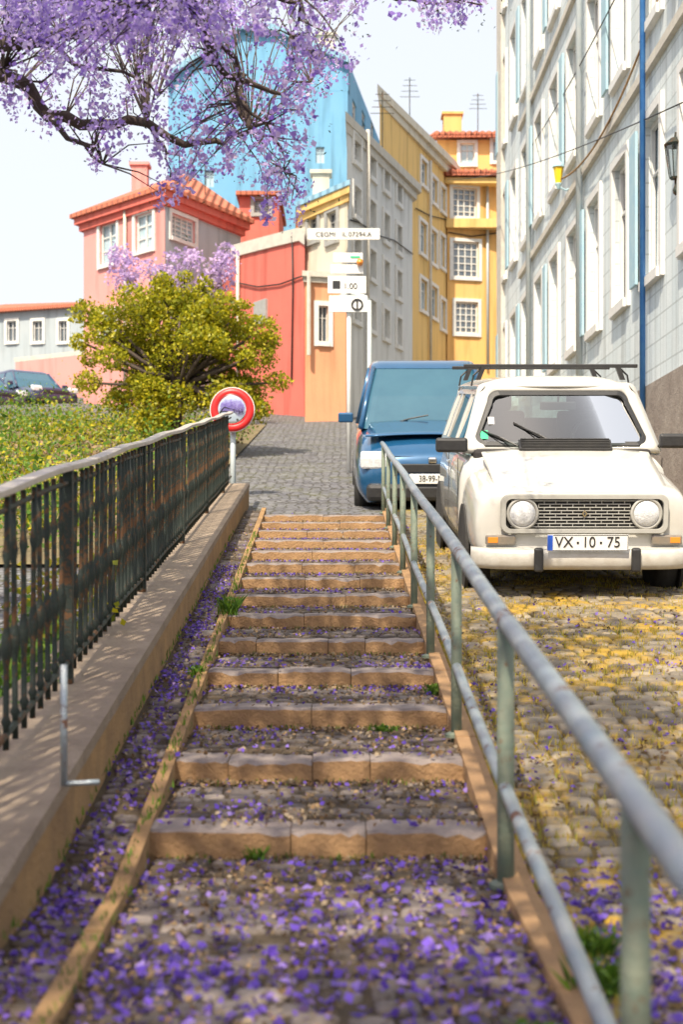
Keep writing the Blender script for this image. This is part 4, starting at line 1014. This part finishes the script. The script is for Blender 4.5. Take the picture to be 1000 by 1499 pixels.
# wipers
for (xp,xt,zt_) in ((-.30,-.66,1.145),(-.01,-.345,1.185)):
    a0=Vector((xp,wy(xp,1.01)-.03,1.01)); a1=Vector((xt,wy(xt,zt_)-.022,zt_)); 
    a1.x=max(a1.x,-.60); a1.y=wy(a1.x,a1.z)-.02
    md=(a0+a1)/2+Vector((0,-.03,.008)); b=MB(); b.tube([a0,md,a1.lerp(a0,.22)],[.007,.005,.004],6); wo=part(b,'wiper',M['black'])
    d_=(a1-a0); b=MB(); st_=a1-d_*.72
    b.tube([Vector((v.x,wy(v.x,v.z)-.012,v.z)) for v in [st_.lerp(a1,k/5) for k in range(6)]],.006,5); part(b,'wiper_blade',M['rubber'],parent=wo)
    b=MB(); b.lathe([(.012,-.02),(.014,.01)],c=a0,axis='y',n=8); part(b,'wiper_pivot',M['black'],parent=wo)
# roof bars
for y in (1.72,2.85):
    b=MB(); b.obox((0,y,1.60),(.66,0,.0),(0,.018,0),(0,0,.014)); rb_=part(b,'roof_bar',M['black'],bevel=.005)
    for s_ in (-1,1):
        b=MB(); b.obox((s_*.53,y,1.545),(.018,0,0),(0,.022,0),(s_*-.02,0,.05)); b.tube([(s_*.53,y,1.58),(s_*.585,y,1.53),(s_*.60,y,1.45)],.008,6); part(b,'bar_foot',M['black'],parent=rb_)

# ------------------------------------------------------------------ modern cars
def modern_car(name,label,locv,L_,W_,Hh,paint,plate=None,pitch=0,yaw=0,group=None,grey=False):
    c=thing(name,label,'car',locv,group,(pitch,0,yaw)); hw=W_/2; bz=Hh*.56
    def P_(mb,nm,m,parent=c,**k): o=mb.build(nm,m,**k); o.parent=parent; return o
    def sc(y,w_,zt,zb): 
        pr=[(w_*.86,zb),(w_*.97,zb+.1),(w_,zb+.25),(w_*.985,zt*.72),(w_*.94,zt-.1),(w_*.82,zt-.02),(w_*.5,zt+.02),(0,zt+.04)]
        return [(x,y,z) for x,z in pr]+[(-x,y,z) for x,z in pr[-2::-1]]
    b=MB(); loft(b,[sc(0,hw*.80,.62,.22),sc(.06,hw*.92,.70,.18),sc(.25,hw*.98,bz-.16,.17),sc(.9,hw,bz-.02,.17),sc(1.3,hw,bz+.02,.17),sc(L_*.8,hw,bz+.03,.17),sc(L_-.1,hw*.95,bz,.22),sc(L_,hw*.86,bz-.1,.3)])
    P_(b,'body',paint,smooth=True,sub=1)
    def cab(z,t):  # ring at height fraction t
        w_=hw*(.93-.20*t); y0=1.15+.75*t; y1=L_-.25-.35*t; q=[]
        for (cx,cy,a0) in ((w_,y1,0),(-w_,y1,90),(-w_,y0,180),(w_,y0,270)):
            r=.16; 
            for k in range(5):
                a=R(a0+90*k/4); q.append((cx-math.copysign(r,cx)+r*math.cos(a), cy-(r if cy==y1 else -r)+r*math.sin(a)- (.12*(1-abs(cx/w_)*.0) if 0 else 0), z))
        return q
    def rings(mb,rs,capz=True):
        n=len(rs[0]); base=len(mb.v)
        for r_ in rs: mb.v.extend(r_)
        for i in range(len(rs)-1):
            for k in range(n): mb.f.append((base+i*n+k,base+i*n+(k+1)%n,base+(i+1)*n+(k+1)%n,base+(i+1)*n+k)); mb.m.append(0)
        if capz: mb.f.append(tuple(base+(len(rs)-1)*n+k for k in range(n))); mb.m.append(0)
    b=MB(); rings(b,[cab(bz-.03,0),cab(bz+(Hh-bz)*.45,.45),cab(Hh-.1,.88)]); P_(b,'windows',M['carglass'],smooth=False)
    b=MB(); rings(b,[cab(Hh-.10,.87),cab(Hh-.05,.97),cab(Hh-.01,1.12),cab(Hh+.005,1.4)]); P_(b,'roof',paint,smooth=True)
    for s_ in (-1,1):
        b=MB(); w0,w1=hw*.93,hw*(.93-.20*.88)
        b.tube([(s_*(w0-.03),1.19,bz-.02),(s_*(w1-.035),1.15+.75*.88+.03,Hh-.09)],.035,6); b.tube([(s_*(w0+.0),L_*.55,bz),(s_*(w1),L_*.55,Hh-.09)],.03,6); P_(b,'pillar',paint,smooth=True)
        b=MB(); b.obox((s_*hw*.72,.10,.66),(hw*.20,0,0),(s_*.0,.08,.03),(0,0,.075)); P_(b,'headlight',M['lens'],bevel=.03)
        b=MB(); b.obox((s_*(hw+.09),1.32,bz+.1),(.09,0,0),(0,.05,0),(0,0,.06)); P_(b,'door_mirror',paint if not grey else M['black'],bevel=.02)
        for y in (.8,L_-.75):
            b=MB(); b.lathe([(.2,-.09),(.30,-.08),(.31,.0),(.30,.08),(.2,.09)],c=(s_*(hw-.1),y,.31),axis='x',n=24); P_(b,'wheel',M['rubber'],smooth=True)
    if plate:
        for (xa,xb) in ((-.42,.02),(.12,.52)):
            b=MB(); b.tube([(xa,1.10,bz+.03),((xa+xb)/2,1.17,bz+.09),(xb,1.20,bz+.13)],.009,5); P_(b,'wiper',M['black'])
        b=MB(); b.grid(lambda u,v:((u-.5)*1.5*(1-.1*v),.30+.86*v,bz-.10+.135*v+.03*(1-(2*u-1)**2)+.012),10,8); P_(b,'bonnet',paint,smooth=True,solid=.012)
        b=MB(); b.box(-.75,.75,.05,.06,.70,.705); P_(b,'bonnet_gap',M['black'])
        b=MB(); b.obox((0,-.0,.66),(.05,0,0),(0,.02,0),(0,.0,.035)); P_(b,'round_badge',M['chrome'],bevel=.03)
    b=MB(); b.box(-hw*.5,hw*.5,-.012,.03,.52,.62); P_(b,'grille',M['black'],bevel=.01)
    b=MB(); b.box(-hw*.84,hw*.84,-.03,.12,.20,.40); P_(b,'front_bumper',M['black'],bevel=.05)
    if plate:
        b=MB(); b.box(-.26,.26,-.05,-.035,.40,.51); pp=P_(b,'number_plate',M['platew'],bevel=.004)
        text(plate,'plate_letters',.098,(0,-.0525,.455),M['ink'],pp,sx=.82)
    return c
modern_car('parked_van','tall blue compact van parked up the slope behind the white hatchback',(1.02,16.0,T0(16)-.10),4.2,1.76,1.80,M['bluep'],'38-99-MF',pitch=PITCH)
g_='cars parked in the upper street at far left'
modern_car('parked_car','dark blue car, rightmost of the cars parked far up the street at left',(XA(82,45),45,ZA(600,45)),4.2,1.75,1.46,M['darkcar'],None,yaw=R(38),group=g_)
modern_car('parked_car','silver car between two dark ones, parked far up the street at left',(XA(42,48),48,ZA(598,48)),4.2,1.75,1.46,M['greycar'],None,yaw=R(38),group=g_)
modern_car('parked_car','dark violet car at the left frame edge, nearest the corner of the upper street',(XA(6,44),44,ZA(604,44)),4.2,1.75,1.46,M['darkcar'],None,yaw=R(38),group=g_)

# ------------------------------------------------------------------ trees
def crown(name,blobs,n,size,m,parent,shell=.5):
    pts=[]; tot=sum(r**2 for (_,r,*_) in blobs)
    for (c,r,*k) in blobs:
        nn=int(n*r**2/tot); v=rng.normal(size=(nn,3)); v/=np.linalg.norm(v,axis=1)[:,None]
        rad=r*(shell+(1-shell)*rng.random(nn)**.6)*(1+.25*rng.normal(size=nn)*.6); sq=np.array([1,1,.8])
        pts.append(np.array(c)+v*rad[:,None]*sq)
    pts=np.concatenate(pts); return cloud(name,pts,size*(.6+.8*rng.random(len(pts))),m,parent)
def tree(name,label,base,blobs,n,size,m,trunk_r=.12,group=None):
    t=thing(name,label,'tree',tuple(base),group)
    b=MB(); top=Vector(blobs[0][0]); base=Vector(base); mid=base.lerp(top,.5)+Vector((random.uniform(-.2,.2),0,0))
    b.tube([base-Vector((0,0,.3)),mid,top],[trunk_r,trunk_r*.7,trunk_r*.4],8)
    for (c,r,*_) in blobs[1:]:
        b.tube([mid.lerp(top,random.random()*.6),(mid+Vector(c))/2+Vector((0,0,.15)),Vector(c)],[trunk_r*.45,trunk_r*.3,trunk_r*.12],6)
    loc(b.build('trunk',M['bark'],smooth=True),t)
    loc(crown('crown',blobs,n,size,m,t),t); return t
dT=24.0
bl=[(tuple(P(255,520,dT)),.5)]
for _ in range(62):
    a=random.random()*6.283; q=random.random()**.5; px=255+150*q*math.cos(a)+random.uniform(-10,10); py=520+118*q*math.sin(a)*(1 if math.sin(a)>0 else .95)
    if px<160 and py<450: continue
    px+=random.gauss(0,12); py+=random.gauss(0,10)
    bl.append((tuple(P(px,py,dT+random.uniform(-1.1,1.1)*(1-q*.5))),random.uniform(.17,.42)))
for (px,py,r) in ((238,418,.2),(300,415,.16),(395,500,.2),(405,560,.22),(118,500,.2),(128,560,.25),(270,405,.13),(352,450,.18)): bl.append((tuple(P(px,py,dT)),r))
tree('leafy_tree','broad yellow-green leafy tree behind the left fence, in front of the salmon wall',(XA(250,dT),dT,T0(dT)),bl,36000,.034,leaf_y)
bl=[(tuple(P(235,400,32)),.3)]+[(tuple(P(random.uniform(165,335),395+random.gauss(0,17),32+random.uniform(-1,1))),random.uniform(.14,.38)) for _ in range(26)]
tree('blossom_tree','small far tree of pale lilac blossom between the leafy tree and the pink house',(XA(200,32),32,T0(32)),bl,2000,.05,bloomf,.07)
# jacaranda: trunk outside the frame on the left, boughs reaching over the top left corner
jt=thing('jacaranda','large jacaranda in violet blossom with dark crooked boughs reaching in from top left','tree',(-4.6,7.2,T0(7)))
b=MB(); b.tube([(-4.6,7.2,-1.4),(-4.5,7.2,0),(-4.35,7.1,1.6),(-4.1,7.0,2.6)],[.26,.22,.19,.17],12)
boughs=[]
def bough(pxs,r0,r1,d0,d1):
    n=len(pxs); path=[P(x,y,d0+(d1-d0)*i/(n-1)) for i,(x,y) in enumerate(pxs)]
    # make it crooked
    fine=[]
    for i in range(n-1):
        for k in range(3):
            p=path[i].lerp(path[i+1],k/3); 
            if k: p+=Vector((random.uniform(-.025,.025),random.uniform(-.03,.03),random.uniform(-.025,.025)))
            fine.append(p)
    fine.append(path[-1]); rs=[r0+(r1-r0)*i/(len(fine)-1) for i in range(len(fine))]
    b.tube(fine,rs,7); boughs.extend(fine); return path
b.tube([(-4.1,7.0,2.6),(-3.2,7.1,2.75),P(-60,70,7.2)],[.13,.09,.05],10)
bough([(-60,70),(30,120),(70,170),(150,182),(215,180),(270,212),(330,212),(365,190)],.042,.010,7.2,7.6)
bough([(70,170),(120,210),(150,240)],.018,.006,7.25,7.1)
bough([(215,180),(240,215),(250,250)],.014,.004,7.45,7.5)
bough([(-60,70),(60,60),(150,30),(260,-10)],.04,.012,7.2,6.9)
b.tube([(-4.1,7.0,2.6),(-3.4,6.8,3.4),P(100,-60,6.6),P(270,-30,6.6)],[.14,.10,.06,.035],10)
bough([(270,-30),(300,50),(330,110),(400,135),(455,120)],.03,.005,6.6,7.2)
bough([(300,50),(345,85),(350,150),(400,200),(415,250)],.014,.004,6.8,7.0)
bough([(270,-30),(370,-25),(440,5),(425,52)],.022,.004,6.6,6.8)
bough([(440,-5),(520,-14),(600,-2),(650,6),(690,4)],.012,.003,6.7,7.0)
bough([(60,60),(110,95),(180,105),(230,140)],.016,.005,7,7.3)
bough([(0,90),(10,115),(60,120)],.014,.005,6.9,7.0)
br_=b.build('boughs',M['bark'],smooth=True); loc(br_,jt)
# blossom clusters
dens=[((0,-20,330,40),190),((330,-20,400,40),22),((0,30,320,95),80),((320,45,460,110),14),((0,95,110,170),9),((120,105,340,190),26),((340,100,450,180),17),((225,190,300,285),14),((330,180,450,250),17),((385,235,450,312),12),((260,190,350,235),5),((395,-20,540,12),20),((560,-14,700,12),18),((620,5,640,34),3),((60,110,200,190),10),((425,60,510,125),15),((130,200,230,235),4)]
fl_sz=[]; pts=[]; tw=MB(); bp_=np.array([tuple(p) for p in boughs]); lp_=[]
for (x0,y0,x1,y1),nn in dens:
    for _ in range(nn):
        px=random.uniform(x0,x1); py=random.uniform(y0,y1); d=random.uniform(6.2,8.0)
        if y0<60: d=random.uniform(5.6,8.6)
        c=np.array(tuple(P(px,py,d))); k=random.randint(20,52); ln=random.uniform(.06,.16); tt=rng.random(k)**.8
        ax=np.array([random.gauss(0,.45),random.gauss(0,.45),-1.0]); ax/=np.linalg.norm(ax)
        q=c+(tt[:,None]-.5)*ax*ln*1.6+rng.normal(size=(k,3))*(.012+.034*(1-tt))[:,None]; pts.append(q)
        fl_sz.append(np.full(k,random.uniform(.7,1.25)))
        i=((bp_-c)**2).sum(1).argmin(); a=Vector(bp_[i]); e=Vector(c)
        if random.random()<.95:
            m_=(a+e)/2+Vector((random.uniform(-.05,.05),0,random.uniform(-.02,.07))); tw.tube([a,m_,e],[.006,.004,.002],3,cap=False)
        if random.random()<.35: lp_.append(c+rng.normal(size=(10,3))*.09)
pts=np.concatenate(pts); fl_sz=np.concatenate(fl_sz)
o=cloud('blossom',pts,(.0118)*fl_sz*(.6+.8*rng.random(len(pts))),bloom,jt,aspect=.75); loc(o,jt)
loc(tw.build('twigs',M['bark'],recalc=False),jt)
lp_=np.concatenate(lp_); o=cloud('seed_leaves',lp_,.010,leaf_d,jt,.4); loc(o,jt)
# unseen extra crown added above and behind the view to shade the lower steps
q=[]
for _ in range(520):
    x=random.uniform(-5.4,.3); y=random.uniform(-3.5,5.5); z=random.uniform(3.2,5.2)
    if z/max(y,.1)<.47 : continue
    q.append(np.array([x,y,z])+rng.normal(size=(45,3))*.19)
q=np.concatenate(q); o=cloud('added_shade_crown',q,.055,bloom,jt,aspect=.7); loc(o,jt)

# ------------------------------------------------------------------ fallen petals, litter, grass and weeds
def scatter(name,n,m,size,region,flat=.35,kind='stuff',lift=.012,clump=0):
    pts=[]; sz=[]
    cl=[region() for _ in range(clump)] if clump else None
    tries=0
    while len(pts)<n and tries<n*8:
        tries+=1
        if cl and random.random()<.72:
            c=random.choice(cl)
            if c is None: continue
            x=c[0]+random.gauss(0,.09); y=c[1]+random.gauss(0,.12)
        else:
            r_=region()
            if r_ is None: continue
            x,y=r_
        pts.append((x,y,gz(x,y)+lift+random.random()*.008)); sz.append(size*random.uniform(.5,1.25))
    o=cloud(name,np.array(pts),np.array(sz),m,None,aspect=.7,flat=flat); return tag(o,kind=kind)
def reg_steps():
    u=random.random(); y=1.6+ (14-1.6)*u**1.9; 
    x=random.uniform(Xk(y)-.2,XR+.25)
    # petals gather toward the foot of each riser and the right side
    if y>Y0 and random.random()<.35: y=Y0+(math.floor((y-Y0)/T)+1)*T-abs(random.gauss(0,.07))
    return (x,y)
scatter('fallen_petals',5200,petalm,.011,reg_steps,clump=160)
def reg_kerb():
    y=1.8+9*random.random()**1.4; return (Xk(y)-random.triangular(.02,.21,.15),y)
scatter('fallen_petals',2200,petalm,.012,reg_kerb,clump=70)
def reg_fore(): return (random.triangular(-.75,1.5,.55),random.uniform(2.2,4.2))
scatter('fallen_petals',2300,petalm,.0155,reg_fore,clump=70)
def reg_right():
    y=random.uniform(2.3,9); return (random.uniform(XR+.05,XR+1.6),y)
scatter('fallen_petals',1100,petalm,.012,reg_right,clump=40)
scatter('leaf_litter',15000,litter,.010,reg_steps,clump=260)
def reg_riser():
    k=random.randint(0,NST-1); y=Y0+k*T-abs(random.gauss(0,.03))-.004; return (random.uniform(Xk(y),XR),y)
scatter('leaf_litter',3500,litter,.010,reg_riser)
def reg_ramp():
    y=4+9*random.random()**1.3; return (random.uniform(XR+.1,3.7),y)
scatter('leaf_litter',3000,litter,.013,reg_ramp,clump=90)
def blades(name,pts,h,m,parent=None,w=.003,lean=.5):
    v=[];f=[]
    for (x,y,z) in pts:
        hh=h*random.uniform(.5,1.3); a=random.random()*6.28; ll=random.uniform(.1,lean)*hh; dx,dy=math.cos(a),math.sin(a); ww=w*random.uniform(.7,1.4)
        n=len(v); v+= [(x-dy*ww,y+dx*ww,z),(x+dy*ww,y-dx*ww,z),(x+dx*ll*.4+dy*ww*.6,y+dy*ll*.4-dx*ww*.6,z+hh*.6),(x+dx*ll,y+dy*ll,z+hh),(x+dx*ll*.4-dy*ww*.6,y+dy*ll*.4+dx*ww*.6,z+hh*.6)]
        f.append((n,n+1,n+2,n+3,n+4))
    me=bpy.data.meshes.new(name); me.from_pydata(v,[],f); me.materials.append(m); o=bpy.data.objects.new(name,me); COL.objects.link(o)
    if parent: o.parent=parent
    return o
gp_=[]
cent=[reg_ramp() for _ in range(700)]
for _ in range(26000):
    c=random.choice(cent); x=c[0]+random.gauss(0,.10); y=c[1]+random.gauss(0,.07)
    if x>XR+.09: gp_.append((x,y,gz(x,y)-.002))
for _ in range(4200):
    y=random.uniform(2.4,13); x=XR+.09+abs(random.gauss(0,.03)); gp_.append((x,y,gz(x,y)-.002))
tag(blades('joint_grass',gp_,.032,grassm),kind='stuff')
gp_=[]
for _ in range(1500):
    y=random.uniform(2.2,13); x=Xk(y)-.005+random.gauss(0,.012) if random.random()<.5 else Xk(y)-.225+random.gauss(0,.01); gp_.append((x,y,gz(x,y)-.002+.03))
for _ in range(1500):
    k=random.randint(0,NST-1); y=Y0+k*T-.006; c=random.choice([-.45,-.2,0,.12,.3]); x=c+random.gauss(0,.05); gp_.append((x,y-abs(random.gauss(0,.015)),gz(x,y-.02)-.002))
tag(blades('step_grass',gp_,.03,leaf_g),kind='stuff')
# overgrown bank beyond the fence
b=MB(); ysb=[11+1.0*i for i in range(23)]
for i in range(22):
    for j in range(14):
        f=lambda x,y:T0(y)+.02+.16*max(0,math.sin((y-11)/22*math.pi))*(1+.6*math.sin(x*2.1+y)+.4*math.sin(x*4.7-y*1.9))*min(1,(-1.75-x)*1.2+.05)
        xa,xb=-1.75-.75*j,-1.75-.75*(j+1); b.quad((xa,ysb[i],f(xa,ysb[i])),(xb,ysb[i],f(xb,ysb[i])),(xb,ysb[i+1],f(xb,ysb[i+1])),(xa,ysb[i+1],f(xa,ysb[i+1])))
bank_m=mat('dry_bank_soil',(.13,.095,.06),.95,(.22,.18,.08),1.6,1,25,var=.9)
tag(b.build('planted_bank',bank_m,smooth=True),kind='structure')
def bankpts(n,hmax,cl):
    cs=[(random.uniform(-9.5,-1.9),random.uniform(11.5,32),random.uniform(.12,.5)) for _ in range(cl)]; out=[]
    for _ in range(n):
        c=random.choice(cs); x=c[0]+random.gauss(0,c[2]*.8); y=c[1]+random.gauss(0,c[2]*.8)
        if x>-1.8 or y<11: continue
        out.append((x,y,f(x,y)+abs(random.gauss(0,hmax*c[2]))))
    return np.array(out)
q=bankpts(26000,.9,190); tag(cloud('ground_cover',q,.03*(.5+rng.random(len(q))),leaf_g,None),kind='stuff')
q=bankpts(16000,.8,110); tag(cloud('ground_cover',q,.028*(.5+rng.random(len(q))),leaf_y,None),kind='stuff')
q=bankpts(14000,.5,150); tag(cloud('dry_undergrowth',q,.03*(.5+rng.random(len(q))),litter,None),kind='stuff')
# separate weed tufts
def weed(label,px,py,d,r,n,h):
    x=XA(px,d); y=d; z=gz(x,y)
    t=thing('weed_tuft',label,'weed',(x,y,z),'weeds growing on the steps and beside the railing')
    q=[(random.gauss(0,r*.5),random.gauss(0,r*.5),-.003) for _ in range(n)]
    blades('stems',q,h,leaf_g,t,.0035,.9)
    c=np.array([(a+random.gauss(0,.012),b_+random.gauss(0,.012),random.uniform(.2,1)*h) for a,b_,_ in q]); cloud('leaves',c,.011,leaf_g,t,.6)
for a in (('low green weed in the bottom right foreground among the petals',785,1430,2.62,.05,90,.04),
          ('green weed in front of the nearest railing post, at the bottom of the picture',825,1465,2.55,.06,90,.04),
          ('tall weed at the foot of the near railing post, right side',880,1330,2.9,.05,110,.08),
          ('small bright weed on the kerb strip right of the second railing post',872,1285,3.2,.04,80,.07),
          ('lone weed growing out of the face of the lowest step',375,1262,4.22,.02,30,.05),
          ('weed tuft at the right end of the third step near the railing',560,1075,5.8,.05,60,.03),
          ('weed tuft at the left end of the fourth step',287,1025,6.6,.03,60,.06),
          ('yellow-green weed beside the left kerb, about half way up the steps',335,905,8.3,.05,90,.10),
          ('weed at the foot of the railing below the white car',640,990,6.4,.05,90,.05)):
    weed(*a)
# plants behind the iron fence
for (px,py,d,r,lab) in ((150,900,5.6,.16,'leafy green plant behind the near end of the iron fence'),(205,880,6.4,.13,'bushy green plant pressed against the iron fence, second from the near end'),(110,960,5.0,.12,'green plant behind the iron fence close to the bent pipe'),(60,800,6.5,.22,'low green bush on the slope left of the fence, near the frame edge'),(180,760,9,.18,'small green bush behind the middle of the iron fence')):
    x=XF(d)-.22-random.random()*.12; 
    t=thing('green_plant',lab,'plant',(x,d,T0(d)),'plants behind the iron fence')
    b=MB()
    for k in range(7):
        a=k*.9; b.tube([(0,0,-.02),(math.cos(a)*r*.4,math.sin(a)*r*.4,r*1.2),(math.cos(a)*r*.8,math.sin(a)*r*.8,r*2.1)],[.006,.004,.002],4)
    o=b.build('stems',leaf_g); o.parent=t
    c=rng.normal(size=(420,3))*np.array([r*.55,r*.55,r*.7])+np.array([0,0,r*1.4]); cloud('leaves',c,.026,leaf_g if r<.17 else leaf_y,t,.6)
# loose stones on the ramp in front of the car
def stone(name,label,x,y,r,fl=.5):
    bm=bmesh.new(); bmesh.ops.create_icosphere(bm,subdivisions=3,radius=r)
    sd=random.random()*10
    from mathutils import noise
    for v in bm.verts:
        v.co*= 1+.35*noise.noise(v.co/r*1.1+Vector((sd,0,0))); v.co.z*=fl
    me=bpy.data.meshes.new(name); bm.to_mesh(me); bm.free(); me.materials.append(M['rock']); o=bpy.data.objects.new(name,me); COL.objects.link(o); o.location=(x,y,gz(x,y)+r*fl*.6)
    return tag(o,label,'stone',None)
stone('loose_stone','pale flat loose stone lying on the ramp in front of the hatchback, near the railing',.95,7.9,.09,.45)
stone('loose_stone','small pale loose stone on the left side strip beside the fence end',-.72,7.7,.05,.5)
# blue paper scrap
